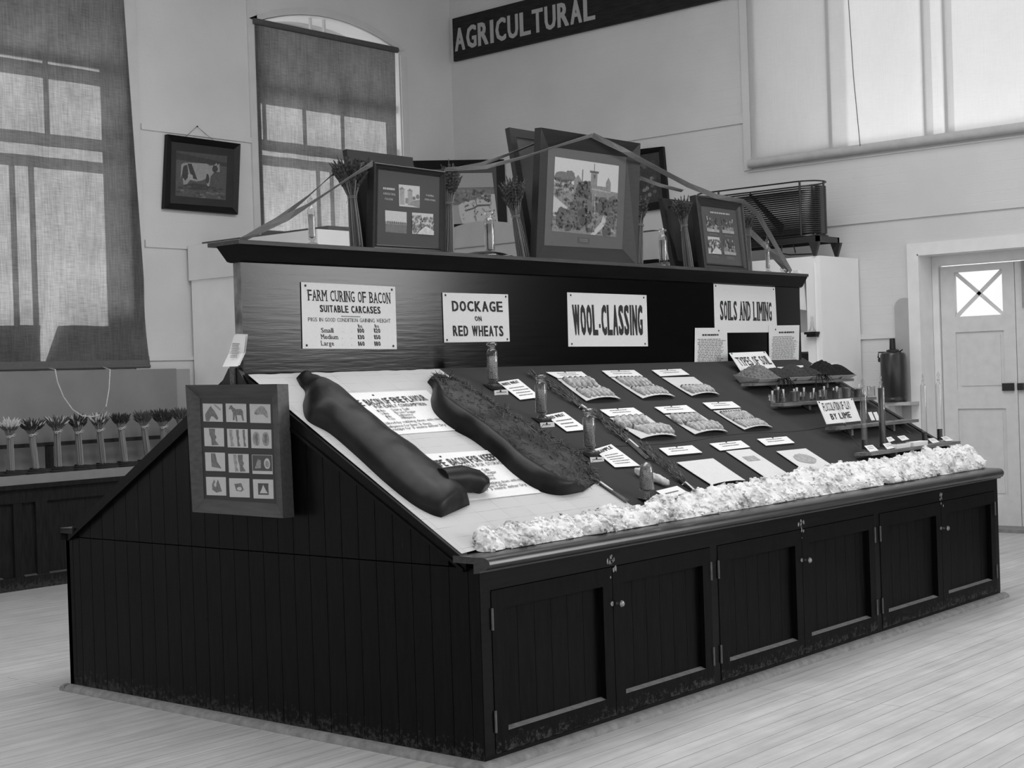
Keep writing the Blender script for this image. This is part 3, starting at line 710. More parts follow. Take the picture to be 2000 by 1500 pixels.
# ------------------------------------------------------------------ bacon sides
STRAW = M(.17, .6, .25, 40, .1, .3, name='straw', stretch=(1, 1, .1)); EAR = M(.05, .7, .7, 60, .1, .2, name='brown_ears'); EARP = M(.62, .7, .2, 60, .1, .2, name='pale_ears'); STRAWP = M(.26, .6, .2, 40, .1, .3, name='pale_straw', stretch=(1, 1, .1)); EARM = M(.10, .7, .5, 60, .1, .2, name='tawny_ears')
def meat_mat(name, g, rough, blot):
    m, nt, b, N, L = nodes_mat(name); b.inputs['Roughness'].default_value = rough; b.inputs['Specular IOR Level'].default_value = .14
    tc = N('TexCoord'); nz = N('TexNoise'); nz.inputs['Scale'].default_value = 7; nz.inputs['Detail'].default_value = 7; L(tc.outputs['Object'], nz.inputs['Vector'])
    r = N('ValToRGB'); L(nz.outputs['Fac'], r.inputs[0]); e = r.color_ramp.elements; e[0].position = .34; e[0].color = (g*.7,)*3+(1,); e[1].position = .7; e[1].color = (g*blot,)*3+(1,)
    L(r.outputs[0], b.inputs['Base Color']); bp = N('Bump'); bp.inputs['Strength'].default_value = .35; bp.inputs['Distance'].default_value = .01; L(nz.outputs['Fac'], bp.inputs['Height']); L(bp.outputs[0], b.inputs['Normal']); return m
RIND = meat_mat('smoked_rind', .006, .42, 3.2); FLESH = meat_mat('cured_flesh', .012, .6, 4.5)
def interp(st, t):
    x = t*(len(st)-1); i = min(int(x), len(st)-2); f = x-i; f = f*f*(3-2*f) if False else f
    p0 = st[max(i-1, 0)]; p1 = st[i]; p2 = st[i+1]; p3 = st[min(i+2, len(st)-1)]
    return tuple(.5*((2*b)+(c-a)*f+(2*a-5*b+4*c-d)*f*f+(-a+3*b-3*c+d)*f**3) for a, b, c, d in zip(p0, p1, p2, p3))
def bacon(label, st, hollow, shank=None):
    """st: (lx,ly, rx,ry, height) stations in photo coordinates on the slope"""
    n = SLOPE[0]; K, J = 90, 26; g = []; inn = []
    for i in range(K+1):
        t = i/K; lx, ly, rx, ry, h = interp(st, t); A = onp(lx, ly, SLOPE)+n*.004; B = onp(rx, ry, SLOPE)+n*.004; h *= .88; B = B.lerp(A, .06 if hollow else .09); A = A.lerp(B, 0 if hollow else .05)
        end = min(1, min(t, 1-t)*14+.05); h *= sqrt(min(1, end)); r = []
        for j in range(J+1):
            u = j/J; a = pi*u; w = .5-.5*cos(a)
            if not hollow: z = h*sin(a)**.75
            else:
                rim = h*sin(min(1, u*3.2)*pi/2)*(1 if u < .26 else 0)
                if u < .26: z = h*sin(u/.26*pi*.62)/sin(pi*.62)*.98 if u/.26*.62 > .5 else h*sin(u/.26*pi*.62)
                    
                else:
                    s = (u-.26)/.74; z = h*(.42+.30*math.exp(-(s*5)**2))*(1-s**4)**.5
            p = A.lerp(B, w)+n*z; nn = noise.noise(p*9)*.010+noise.noise(p*28)*.0022
            if hollow and u > .27: nn += noise.noise(Vector((p.x*16, p.y*60, p.z*60)))*.010+abs(noise.noise(p*45))*.008
            r.append(p+n*nn*sin(a))
        g.append(r)
    root = thing('side_of_bacon', label, 'bacon', tuple(sum((g[K//2]), Vector())/(J+1)))
    mb = MB()
    if hollow:
        k = int(J*.30)
        mb.grid([r[:k+1] for r in g][::-1]); m2 = MB(); m2.grid([r[k:] for r in g][::-1])
        # frayed lean edge
        rnd = random.Random(4)
        axl = (g[K-5][J//2]-g[5][J//2]).normalized()
        for i in range(0, 1300):
            i_ = rnd.randrange(4, K-2); rr = g[i_]; j_ = J-int(abs(rnd.gauss(0, 1))*3)-1 if i % 2 else rnd.randrange(k+1, J); p = rr[max(k+1, j_)]
            d = (axl*rnd.choice((-1, 1))+Vector((rnd.gauss(0, .5), rnd.gauss(0, .5), rnd.gauss(.1, .3)))).normalized(); l = rnd.uniform(.012, .045)
            m2.tube([p, p+n*.005+d*l*.5, p+d*l+n*rnd.uniform(0, .008)], [.0016, .0014, .0006], 3, EARM if rnd.random() < .55 else None)
        build('flesh', m2, FLESH, root, smooth=70)
    else: mb.grid(g[::-1])
    mb.add(g[0], [list(range(J+1))]); mb.add(g[-1], [list(range(J+1))[::-1]], FLESH)
    if shank:
        pts = [onp(x, y, SLOPE)+n*h for x, y, h, r in shank]; mb.tube(pts, [r for *_, r in shank], 14)
    # underside
    mb.grid([[r[0], r[-1]] for r in g])
    build('rind', mb, RIND, root, smooth=80)
bacon('smooth dark side of bacon lying rind upwards, the left of the two', [(577, 741, 597, 729, .045), (584, 755, 609, 741, .05), (594, 770, 622, 748, .07), (588, 797, 648, 765, .11), (596, 825, 684, 796, .13), (640, 850, 716, 822, .12), (690, 893, 764, 856, .11), (746, 945, 822, 898, .11), (800, 988, 872, 936, .10), (836, 1008, 905, 960, .09), (858, 1014, 922, 985, .07)], False,
      [(850, 962, .06, .05), (890, 957, .055, .058), (922, 958, .046, .05), (939, 964, .038, .042), (944, 967, .036, .026)])
bacon('right-hand side of bacon lying cut side upwards with a thick rolled rind edge', [(834, 748, 848, 735, .04), (844, 763, 862, 745, .05), (840, 786, 886, 747, .09), (848, 810, 916, 764, .10), (880, 838, 952, 786, .10), (922, 861, 988, 808, .09), (962, 892, 1032, 833, .09), (1002, 929, 1082, 860, .09), (1046, 958, 1124, 887, .085), (1092, 969, 1152, 913, .07), (1138, 962, 1166, 942, .05)], True)

# ------------------------------------------------------------------ cereals
def ear(mb, p, d, l, r, mat):
    d = d.normalized(); K = 5; pts = []; rs = []
    for k in range(K*2+1):
        t = k/(K*2); pts.append(p+d*l*t); rs.append(r*(.35+.65*sin(pi*min(1, t*1.05+.1)))*(1. if k % 2 else .62))
    rs[-1] = r*.1; mb.tube(pts, rs, 4, mat)
def sheaf(label, base, tie, top, spread, nst=46, rb=.03, rt=.016, straw=STRAW, earm=EAR, pale=None, group=None, cat='sheaf', name='wheat_sheaf', seed=1, bow=None, el=.085, er=.007, side=None, flat=0):
    """stalks from base to tie, ears fanned from tie to top"""
    rnd = random.Random(seed); base, tie, top = Vector(base), Vector(tie), Vector(top)
    root = thing(name, label, cat, tuple(base), group)
    ax = (tie-base).normalized(); a = ax.cross(Vector((0, 0, 1)) if abs(ax.z) < .85 else Vector((0, 1, 0))).normalized(); b = ax.cross(a)
    if side is not None: a = Vector(side).normalized(); b = ax.cross(a)
    st = MB(); er_ = MB(); axt = (top-tie); H_ = axt.length
    for k in range(nst):
        th = rnd.uniform(0, 2*pi); q = sqrt(rnd.uniform(.05, 1)); fl_ = flat if flat else 1
        o = a*cos(th)*q+b*sin(th)*q*fl_
        p0 = base+o*rb+ax*rnd.uniform(0, .012); p1 = tie+o*rt; fan = spread*(q*.95+.05)
        f = rnd.uniform(.5, 1)*(1-.25*q); tip = tie+axt*f+(a*cos(th)*q+b*sin(th)*q*fl_)*spread*(.35+.65*f)
        m = tie+(tip-tie)*.5+o*spread*.05
        st.tube([p0, (p0+p1)/2+o*.002, p1, m], [.0022, .002, .0018, .0014], 3, None, False)
        d = (tip-m).normalized()+o*.25
        er_mat = pale if (pale and rnd.random() < (pale_frac(o, f)) ) else earm
        ear(er_, tip-d.normalized()*el*.75, d, el*rnd.uniform(.8, 1.1), er, er_mat)
    build('stalks', st, straw, root); build('ears', er_, earm, root)
    tb = MB(); R = rt*1.15; n_ = 14
    for dz in (-.004, .003): tb.tube([tie+ax*dz+(a*cos(2*pi*k/n_)+b*sin(2*pi*k/n_)*(flat or 1))*R for k in range(n_+1)], .0022, 4)
    tb.tube([tie+a*R, tie+a*(R+.02)-ax*.03], .0015, 3)
    if bow:
        for s_ in (-1, 1):
            e = tie+a*s_*.04+Vector((0, 0, .012*s_)); nb = b*(-1)*R
            tb.tube([tie+nb, (tie+e)/2+nb+Vector((0, 0, .010)), e+nb, (tie+e)/2+nb-Vector((0, 0, .008)), tie+nb], .004, 5)
        build('bow', tb, PAPERD, root)
    else: build('tie', tb, STRAW, root)
    return root
PF = [0]
def pale_frac(o, f): return PF[0] if f > .55 else PF[0]*.15
YS = PY(1.37)
def topsheaf(label, b, t, h, sp, seed, nst=46, el=.085):
    B = onp(*b, YS); T_ = onp(*t, YS); H_ = onp(*h, YS)
    off = 2.133-B.z; B = Vector((B.x, B.y, 2.133)); w = sp/FPX*6.9
    sheaf(label, B, T_, H_, w*1.35, int(nst*1.7), .032, .020, group='wheat sheaves along the top shelf', seed=seed, el=el*1.12, er=.012)
topsheaf('wheat sheaf on the top shelf, leftmost, leaning left beside the silos picture', (697, 487), (688, 385), (680, 300), 34, 11, 56, .1)
topsheaf('wheat sheaf on the top shelf standing against the right side of the silos picture', (875, 494), (877, 398), (882, 318), 22, 12)
topsheaf('wheat sheaf on the top shelf leaning towards the large college picture from its left', (1022, 503), (1007, 422), (998, 340), 28, 13)
topsheaf('wheat sheaf peeping out behind the right side of the large college picture', (1246, 512), (1250, 440), (1257, 382), 14, 14, 30)
topsheaf('wheat sheaf with dark ears on the top shelf left of the four-photograph picture', (1346, 523), (1336, 440), (1330, 384), 26, 15)
topsheaf('thin bunch of oats behind the right edge of the four-photograph picture', (1462, 526), (1461, 460), (1466, 405), 18, 16, 18, .05)

def lying(label, hs, tie, end, w, seed, nst=60, hgt=.02):
    n = SLOPE[0]; a = onp(*hs, SLOPE)+n*(hgt+.004); t = onp(*tie, SLOPE)+n*(hgt*.6+.004); e = onp(*end, SLOPE)+n*(.010)
    root = sheaf(label, e, t, a, w, nst, .014, .012, straw=M(.09, .6, .3, 40, .1, .3, name='dull_straw'), earm=M(.075, .7, .6, 50, .1, .2, name='lying_ears'), group='bunches of grain lying on the slope', seed=seed, el=.055, er=.006, side=(t-a).cross(n), flat=.35, name='grain_bunch', cat='bunch of grain')
    return root
def runs(label, pts, w, seed, hgt=.018):
    """long lying bunch: ears scattered all along, a tied stem end"""
    n = SLOPE[0]; rnd = random.Random(seed); P = [onp(*p, SLOPE) for p in pts]
    root = thing('grain_bunch', label, 'bunch of grain', tuple(P[0]), 'bunches of grain lying on the slope')
    er_ = MB(); a, b = P[0], P[-2]; d = (b-a).normalized(); s_ = d.cross(n)
    L0 = (b-a).length; N_ = int(L0*260)
    for k in range(N_):
        t = rnd.uniform(0, 1); ww = w*sin(pi*min(1, .12+t*.8))**.6
        o = s_*rnd.gauss(0, .38)*ww+n*(.006+abs(rnd.gauss(0, .6))*hgt); p = a.lerp(b, t)+o
        dd = (-d+s_*rnd.gauss(0, .45)+n*rnd.uniform(-.05, .5)).normalized()
        ear(er_, p, dd, rnd.uniform(.025, .05), .0045, EARM if rnd.random() < .6 else EAR)
    build('ears', er_, EAR, root)
    st = MB()
    for k in range(16):
        o = s_*rnd.uniform(-.012, .012)+n*rnd.uniform(.004, .016)
        st.tube([b+o*1.6-d*.05, b+o, P[-1]+o*rnd.uniform(.8, 1.5)], [.002, .002, .0016], 3, None, False)
    build('stalks', st, M(.10, .6, .4, 40, .1, .3, name='dull_straw'), root)
    tb = MB(); tb.tube([b+s_*.016+n*.002, b+n*.022, b-s_*.016+n*.002], .003, 5); tb.slab([b+s_*.008+n*.02, b-s_*.008+n*.02, b-s_*.012+d*.07+n*.016, b+s_*.004+d*.07+n*.016], n, .001)
    build('tie', tb, PAPERD, root)
runs('long bunch of grain lying along the right side of the cut bacon side', [(862, 740), (1170, 948), (1222, 984)], .065, 21)
runs('bunch of grain lying behind the middle jar, highest of the diagonal row', [(1038, 735), (1134, 797), (1175, 822)], .075, 22, .024)
runs('bunch of grain with white tie lying in the middle of the diagonal row', [(1152, 806), (1226, 864), (1264, 898)], .07, 23, .024)
runs('bunch of grain with white tie lying lowest of the diagonal row, near the wool', [(1250, 876), (1336, 948), (1368, 964)], .07, 24, .024)

# ------------------------------------------------------------------ jars of grain
def grain_mat(name, g):
    m, nt, b, N, L = nodes_mat(name); b.inputs['Roughness'].default_value = .7
    tc = N('TexCoord'); v = N('TexVoronoi'); v.inputs['Scale'].default_value = 260; L(tc.outputs['Object'], v.inputs['Vector'])
    r = N('MapRange'); r.inputs[1].default_value = .1; r.inputs[2].default_value = .7; r.inputs[3].default_value = g*1.9; r.inputs[4].default_value = g*.3; L(v.outputs['Distance'], r.inputs[0]); L(r.outputs[0], b.inputs['Base Color']); return m
def jar(label, base, v_top, rpx, content, group, ledge=True, grain=.16):
    B = onp(*base, SLOPE); B = B+Vector((0, 0, .012)); depth = (B-CAM).dot(Fw); s = depth/FPX
    z1 = zat(B.x, B.y, v_top); Ht = z1-B.z; r = rpx*s/2
    root = thing('stoppered_jar', label, 'jar', tuple(B), group)
    g = MB(); fz = .085*Ht; bt = .82*Ht
    prof = [(r*1.25, 0), (r*1.25, .004), (r*.4, .02), (r*.34, fz-.004), (r*.7, fz), (r, fz+.012), (r, bt-.012), (r*.8, bt), (r*.62, bt+.004), (r*.62, bt+.012), (r*.85, bt+.016)]
    g.lathe(B, prof, 28); build('glass_body', g, GLASS, root, smooth=40)
    c = MB(); ct = fz+.013+(bt-.035-fz)*content; c.lathe(B, [(0, fz+.006), (r*.9, fz+.013), (r*.93, ct-.003), (r*.9, ct), (0, ct+.002)], 24); build('grain', c, grain_mat('grain', grain), root, smooth=40)
    k = MB(); k.lathe(B, [(r*.5, bt+.006), (r*.5, bt+.018), (r*.95, bt+.022), (r*.98, bt+.030), (r*.6, bt+.038), (0, Ht)], 24); build('glass_stopper', k, GLASS, root, smooth=60)
    if ledge:
        w = MB(); y0, y1 = B.y-r*1.35, B.y+.03; z = B.z-.001
        w.prismx([(y0, z), (y0, z-.006), (y0+.01, z-.02), (y1, slz(y1)+.008), (y1, max(z, slz(y1)+.009))], B.x-.045, B.x+.03)
        tag(build('jar_ledge', w, M(.05, .7, .3, 30, .1, .2, name='ledge_wood')), 'small dark wooden ledge under the '+{'highest': 'highest grain jar', 'second h': 'second grain jar', 'third in': 'third grain jar beside the SAMPLE card'}[[k_ for k_ in ('second h', 'third in', 'highest') if k_ in label][0]], 'ledge', 'ledges under the grain jars')
    return B
GJ = 'stoppered grain jars on the slope'
jar('stoppered glass jar of pale grain, highest on the slope beneath the DOCKAGE poster', (963, 757), 668, 22, .9, GJ, grain=.26)
jar('stoppered glass jar of dark grain, second highest in the diagonal row', (1058, 822), 731, 23, .86, GJ, grain=.15)
jar('stoppered glass jar of dark grain, third in the row beside the SAMPLE card', (1152, 888), 796, 24, .85, GJ, grain=.15)
# dome jar standing upside down near the wool
B = onp(1264, 979, SLOPE)+Vector((0, 0, .01)); s = (B-CAM).dot(Fw)/FPX; z1 = zat(B.x, B.y, 902); h = z1-B.z; r = 14.5*s
rt_ = thing('dome_jar', 'round-topped glass jar of dark grain standing on its neck just behind the wool', 'jar', tuple(B))
g = MB(); g.lathe(B, [(r*1.05, 0), (r*1.05, .003), (r*.36, .008), (r*.36, h*.2), (r*.9, h*.23), (r, h*.27), (r*.94, h*.7), (r*.84, h*.86), (r*.55, h*.96), (0, h)], 28); build('glass_body', g, GLASS, rt_, smooth=50)
g = MB(); g.lathe(B, [(0, h*.22), (r*.88, h*.26), (r*.94, h*.3), (r*.88, h*.7), (r*.78, h*.84), (r*.5, h*.93), (0, h*.965)], 24); build('grain', g, grain_mat('grain', .17), rt_, smooth=50)
w = MB(); w.prismx([(B.y-r*1.2, B.z-.001), (B.y-r*1.2, B.z-.006), (B.y+.03, slz(B.y+.03)+.008)], B.x-.04, B.x+.03); tag(build('jar_ledge', w, M(.05, .7, .3, 30, .1, .2, name='ledge_wood')), 'small dark wooden ledge under the round-topped jar', 'ledge', 'ledges under the grain jars')

SL6 = (SLOPE[0], SLOPE[1]+.0005)
def jcard(label, px, title, rows, seed):
    hd = sq((px[0][0]+6, px[0][1]+3.2), (px[1][0]-3, px[1][1]+3.4), .024)
    card('grain_card', label, 'label card', SL6, px, t=.0015, gap=.006, lines=rows, seed=seed, box=(.12, .38, .92, .92), group='lettered cards beside the grain jars', text=[(title, hd, dict(bold=.03, lift=.0095))])
jcard('small card headed WHITE WHEAT beside the highest grain jar', [(971, 748.5), (1011, 742.5), (1055, 778), (1015, 783)], 'WHITE WHEAT', 4, 3)
jcard('small card headed RED WHEAT beside the second grain jar', [(1063, 813.5), (1100, 806.7), (1147, 841), (1106, 845)], 'RED WHEAT', 3, 4)
jcard('small card headed SAMPLE beside the third grain jar', [(1158, 880.5), (1192.5, 870), (1249, 912), (1200, 915)], 'SAMPLE', 5, 5)
card('grain_card', 'plain small card half buried by the wool beside the round-topped jar', 'label card', SL6, [(1280, 962), (1321, 952), (1375, 985), (1330, 996)], t=.0015, gap=.008, lines=3, seed=6, group='lettered cards beside the grain jars')
def tagcard(label, px, seed):
    yb = onp(*px[0], SLOPE).y-.035
    card('hanging_tag', label, 'tag', PY(yb), px, t=.001, gap=0, lines=2, seed=seed, pins=[(.45, .12)], group='blank tags pinned to the jar ledges')
tagcard('small tag pinned to the ledge of the highest grain jar', [(965, 762.7), (991.5, 760.5), (994, 780), (966.5, 780.3)], 7)
tagcard('small tag pinned to the ledge of the second grain jar', [(1054.5, 825.7), (1082, 824), (1084.5, 843.7), (1058, 844.8)], 8)
tagcard('small tag pinned to the ledge of the third grain jar', [(1152, 893), (1179, 892.5), (1181, 911), (1155, 912.7)], 9)
# crumpled sample bag
A, B2 = onp(1243, 930, SLOPE)+n*.022, onp(1300, 948, SLOPE)+n*.018; mb = MB(); g = []
for i in range(25):
    t = i/24; c = A.lerp(B2, t); rr = [.034, .036, .02, .026, .036, .036, .034, .026, .004][int(t*8)] if i else .02
    r_ = []
    for k in range(20):
        a_ = 2*pi*k/20; d = (SDIR*cos(a_)+n*sin(a_)*.6); p = c+d*rr; r_.append(p+d*noise.noise(p*60)*.010)
    g.append(r_)
mb.grid(g, wrap=True); mb.add(g[0], [list(range(20))[::-1]]); mb.add(g[-1], [list(range(20))]); rb_ = thing('sample_bag', 'small crumpled white sample bag lying behind the round-topped jar', 'bag', tuple(A)); build('bag', mb, M(.5, .9, .15, 40, .2, .1, name='calico_bag'), rb_, smooth=60)
tb = MB(); q = up(sq((1283, 938), (1297, 936), .05), n, .04); scrib(tb, q, n, 3, INK, 3, .4); build('lettering', tb, INK, rb_)

# ------------------------------------------------------------------ wool captions, photographs and cards
WC = [('caption_card', [(1065.5, 729.2), (1135, 728), (1150, 739.5), (1088.7, 741.2)], 'printed caption card in the top row of wool samples, left'),
      ('caption_card', [(1174.5, 726.2), (1237.5, 725), (1255, 737), (1190, 738.2)], 'printed caption card in the top row of wool samples, centre'),
      ('caption_card', [(1272, 725), (1328.7, 722.5), (1345.7, 733.7), (1288.7, 737)], 'printed caption card in the top row of wool samples, right'),
      ('caption_card', [(1170, 802.4), (1236, 798.4), (1257, 811.6), (1190, 816)], 'printed caption card in the middle row of wool samples, left'),
      ('caption_card', [(1277, 797.4), (1339, 793.4), (1359, 806.4), (1296, 809.6)], 'printed caption card in the middle row of wool samples, centre'),
      ('caption_card', [(1371, 788.7), (1428.7, 786.2), (1446, 798), (1387.5, 801.2)], 'printed caption card in the middle row of wool samples, right'),
      ('caption_card', [(1286, 877.8), (1350.4, 872), (1370.5, 886), (1304, 892)], 'printed caption card in the bottom row, left, above a blank card'),
      ('caption_card', [(1384.5, 868.7), (1445.7, 862.6), (1464, 875.4), (1405.5, 882.4)], 'printed caption card in the bottom row, centre, above a long narrow card'),
      ('caption_card', [(1477.5, 859.5), (1535, 854.5), (1551, 867), (1495, 872.5)], 'printed caption card in the bottom row, right, above a stained card')]
for i, (nm, px, lb) in enumerate(WC):
    card(nm, lb, 'caption card', SLOPE, px, t=.002, gap=.006, lines=2, seed=30+i, box=(.2, .22, .8, .78), group='caption cards on the grey cloth', pins=[(.5, .07)])
WOOLM = M(.36, .95, .5, 55, .4, .1, name='sample_wool', bscale=120); WOOLD = M(.10, .95, .5, 40, .3, .1, name='dark_wool_tip')
def sample(label, px, rows, seed, start=.0):
    root, q = card('wool_sample_card', label, 'wool sample', SLOPE, px, t=.002, gap=.004, mat=PAPERD, curl=.022, group='mounted wool staples on grey cards')
    n = SLOPE[0]; rnd = random.Random(seed); w = MB()
    def surf(u, v): return bil(q, u, v)+n*(.022*(max(0, v-.35)/.65)**2*(1-(2*u-1)**2*.8)+.001)
    for (v0, v1, cnt, bend) in rows:
        for k in range(cnt):
            u = .08+.84*(k+.5)/cnt; u2 = u+bend*(v1-v0); pts = []; rs = []
            for s in range(9):
                t = s/8; p = surf(lerp(u, u2, t)+bend*.3*sin(t*pi), lerp(v0, v1, t)); rr = .42*.84/cnt*(q[1]-q[0]).length*sin(pi*(.12+.8*t))**.5
                pts.append(p+n*rr*.35); rs.append(rr*(1+.12*sin(s*2.2+k)))
            w.tube(pts[:2], rs[:2], 7, WOOLD); w.tube(pts[1:], rs[1:], 7, WOOLM)
    build('wool_staples', w, WOOLM, root, smooth=60)
sample('wool staples in two rows with dark tips, top row left', [(1088, 742), (1150, 740), (1211, 782), (1144, 786)], [(.02, .42, 5, .0), (.5, .93, 6, 0)], 1)
sample('pale wool staples in two even rows, top row centre', [(1192, 739), (1252, 738), (1317, 777), (1254, 781)], [(.03, .45, 7, 0), (.5, .92, 7, 0)], 2)
sample('single row of wool staples at the foot of its card, top row right', [(1292, 739), (1354, 737.6), (1404, 773), (1350, 776)], [(.5, .93, 7, 0)], 3)
sample('curled fanned wool staples, middle row left, beside the diagonal grain', [(1190, 818), (1261, 813), (1320, 855), (1251, 860)], [(.05, .5, 5, -.35), (.45, .9, 6, .3)], 4)
sample('thick curled wool staples, middle row centre', [(1298, 812), (1362, 808), (1420, 846), (1356, 851)], [(.06, .5, 6, -.2), (.48, .92, 6, .1)], 5)
sample('closely packed fine wool staples, middle row right', [(1392.5, 803.7), (1445, 800), (1507.5, 837), (1452.5, 842)], [(.1, .55, 9, 0), (.52, .94, 9, 0)], 6)
for i, (px, lb) in enumerate([([(1320.6, 905.5), (1391.5, 897.6), (1454.5, 941.4), (1388, 950)], 'large blank white card, bottom row left, curling at its foot'),
                              ([(1417, 883.6), (1463, 879), (1542, 930), (1494, 935)], 'long narrow white card with a small stamp, bottom row centre'),
                              ([(1515, 883.6), (1572.6, 878), (1640, 921), (1577, 925.6)], 'white card with a grey blotch, bottom row right')]):
    root, q = card('blank_card', lb, 'card', SLOPE, px, t=.002, gap=.006, curl=.012 if i == 0 else 0, mat=M(.56, .85, .05, 60, 0, .2, name='off_white_card'), group='large cards of the bottom row')
    if i:
        st = MB(); nn = SLOPE[0]
        if i == 1: st.slab([p+nn*.002 for p in (bil(q, .25, .42), bil(q, .75, .42), bil(q, .75, .25), bil(q, .25, .25))], nn, .001)
        else: st.add([bil(q, .5+.3*cos(a)*(1+.25*noise.noise(Vector((cos(a), sin(a), 0))*2)), .42+.22*sin(a)*(1+.3*noise.noise(Vector((cos(a)*3, sin(a), 5)))))+nn*.0015 for a in [-2*pi*k/22 for k in range(22)]], [list(range(22))])
        build('stain', st, M(.30, .8, .3, 60, name='grey_stain'), root)

# ------------------------------------------------------------------ wool along the front edge
def wool_mat():
    m, nt, b, N, L = nodes_mat('greasy_fleece'); b.inputs['Roughness'].default_value = .95; b.inputs['Specular IOR Level'].default_value = .1
    tc = N('TexCoord'); nz = N('TexNoise'); nz.inputs['Scale'].default_value = 8; nz.inputs['Detail'].default_value = 9; nz.inputs['Roughness'].default_value = .65; L(tc.outputs['Object'], nz.inputs['Vector'])
    r = N('ValToRGB'); L(nz.outputs['Fac'], r.inputs[0]); e = r.color_ramp.elements; e[0].position = .33; e[0].color = (.22,)*3+(1,); e[1].position = .49; e[1].color = (.74,)*3+(1,)
    L(r.outputs[0], b.inputs['Base Color']); n2 = N('TexNoise'); n2.inputs['Scale'].default_value = 90; n2.inputs['Detail'].default_value = 6; L(tc.outputs['Object'], n2.inputs['Vector'])
    bp = N('Bump'); bp.inputs['Strength'].default_value = .6; bp.inputs['Distance'].default_value = .012; L(n2.outputs['Fac'], bp.inputs['Height']); L(bp.outputs[0], b.inputs['Normal']); return m
FLEECE = wool_mat()
WT = [(.10, .20, .0), (.33, .215, 0), (.75, .232, 0), (1.2, .24, 0), (1.77, .25, 0), (2.12, .27, 0), (2.65, .29, 0), (3.2, .295, 0), (4.2, .30, 0), (4.95, .30, 0)]
def wool(label, x0, x1, yb, hh, seed, full=1.0):
    rnd = random.Random(seed); K = max(30, int((x1-x0)*190)); J = 44; g = []
    for i in range(K+1):
        t = i/K; x = lerp(x0, x1, t); yt = .2
        for a, b in zip(WT[:-1], WT[1:]):
            if a[0] <= x <= b[0]: yt = lerp(a[1], b[1], (x-a[0])/(b[0]-a[0]))
        e = min(1, min(t*(x1-x0), (1-t)*(x1-x0))/.06); e = sqrt(max(0, 1-(1-e)**2))*.97+.03
        y0_, y1_ = yb, yt-.02-hh*.75; cy = (y0_+y1_)/2; ry = (y1_-y0_)/2*e; r = []
        for j in range(J):
            a = 2*pi*j/J; y = cy-cos(a)*ry; zb = max(.818, slz(y)+.008)
            z = zb+max(0, sin(a))*hh*e*(1-.15*cos(a))
            p = Vector((x, y, z)); dirn = Vector((0, -cos(a), max(.0, sin(a))))
            d = 0
            if sin(a) > -.05:
                f = Vector((x*1.0+seed, y, z))
                d = .022*noise.noise(f*6)+.046*abs(noise.noise(f*11))+.024*abs(noise.noise(f*23+Vector((3, 1, 7))))+.010*abs(noise.noise(f*48))-.020
                d *= e
            q = p+dirn*d; lim = max(.8165, slz(q.y)+.0085 if q.y > .083 else .8165)
            if q.z < lim: q.z = lim
            r.append(q+Vector((noise.noise(p*14)*.010*e, 0, 0)))
        g.append(r)
    for _ in range(2):
        h = [list(r) for r in g]
        for i in range(1, K):
            for j in range(J):
                q = (g[i-1][j]+g[i+1][j]+g[i][j-1]+g[i][(j+1) % J]+g[i][j]*2)/6; lim = max(.8165, slz(q.y)+.0085 if q.y > .083 else .8165)
                if q.z < lim: q.z = lim
                h[i][j] = q
        g = h
    mb = MB(); mb.grid(g[::-1], wrap=True); mb.add(g[0], [list(range(J))]); mb.add(g[-1], [list(range(J))[::-1]])
    for k in range(int((x1-x0)*300)):        # loose locks
        r_ = g[rnd.randrange(2, K-1)]; p = r_[rnd.randrange(1, J//2)]; d = Vector((rnd.gauss(0, .8), rnd.gauss(-.3, .7), rnd.gauss(.3, .6))).normalized(); l = rnd.uniform(.006, .016)
        mb.tube([p-d*.006, p+d*l*.5, p+d*l+Vector((0, 0, -.003))], [.009, .007, .002], 6)
    tag(build('wool_fleece', mb, FLEECE, smooth=80), label, 'fleece', 'fleeces laid along the front edge of the stand')
wool('small greasy fleece piece at the left end of the wool row', .09, .235, .045, .062, 1)
wool('white fleece next to the left end, longest on the lining paper', .225, .74, .040, .066, 2)
wool('tangled white fleece with dark holes in front of the lining paper edge', .73, 1.29, .035, .07, 3)
wool('rounded white fleece directly before the round-topped jar', 1.28, 1.80, .05, .07, 4)
wool('lumpy fleece with a grey underside left of the middle gap in the wool', 1.79, 2.55, .055, .078, 5)
wool('thick white fleece right of the dark crease at the middle of the wool row', 2.54, 3.55, .062, .08, 6)
wool('long white fleece in front of the test-tube shelf', 3.54, 4.25, .068, .085, 7)
wool('fluffy white fleece heaped at the right end of the stand', 4.24, 4.93, .07, .10, 8)

# ------------------------------------------------------------------ little shelves for soil
def bracket(sh, x, yf, z, yk):
    b = MB(); ys = yf+.035
    b.prismx([(ys, z), (ys, slz(ys)+.009), (yk, slz(yk)+.009), (yk, z)] if slz(yk)+.009 < z else [(ys, z), (ys, slz(ys)+.009), (ys+(z-slz(ys)-.009)/SL, z)], x-.012, x+.012)
    build('bracket', b, SHELF, sh)
def shelf(label, x0, x1, yf, z, brs):
    yk = .083+(z-.811)/SL; root = thing('specimen_shelf', label, 'shelf', ((x0+x1)/2, yf, z-.02), 'rough wooden shelves standing out from the slope')
    m = MB(); zs = z-.018; yc = yk-.012
    m.hexa([(x0+.004, yc-.05, zs), (x0+.03, yf, zs), (x1, yf, zs), (x1, yc-.03, zs)], [(x0+.004, yc-.05, z), (x0+.03, yf, z), (x1, yf, z), (x1, yc-.03, z)])
    build('board', m, SHELF, root)
    for x in brs: bracket(root, x, yf, zs, yk)
    return z
Z1, Z2, Z3, Z4 = 1.408, 1.283, 1.133, .988
Y1, Y2, Y3, Y4 = .96, .748, .476, .227
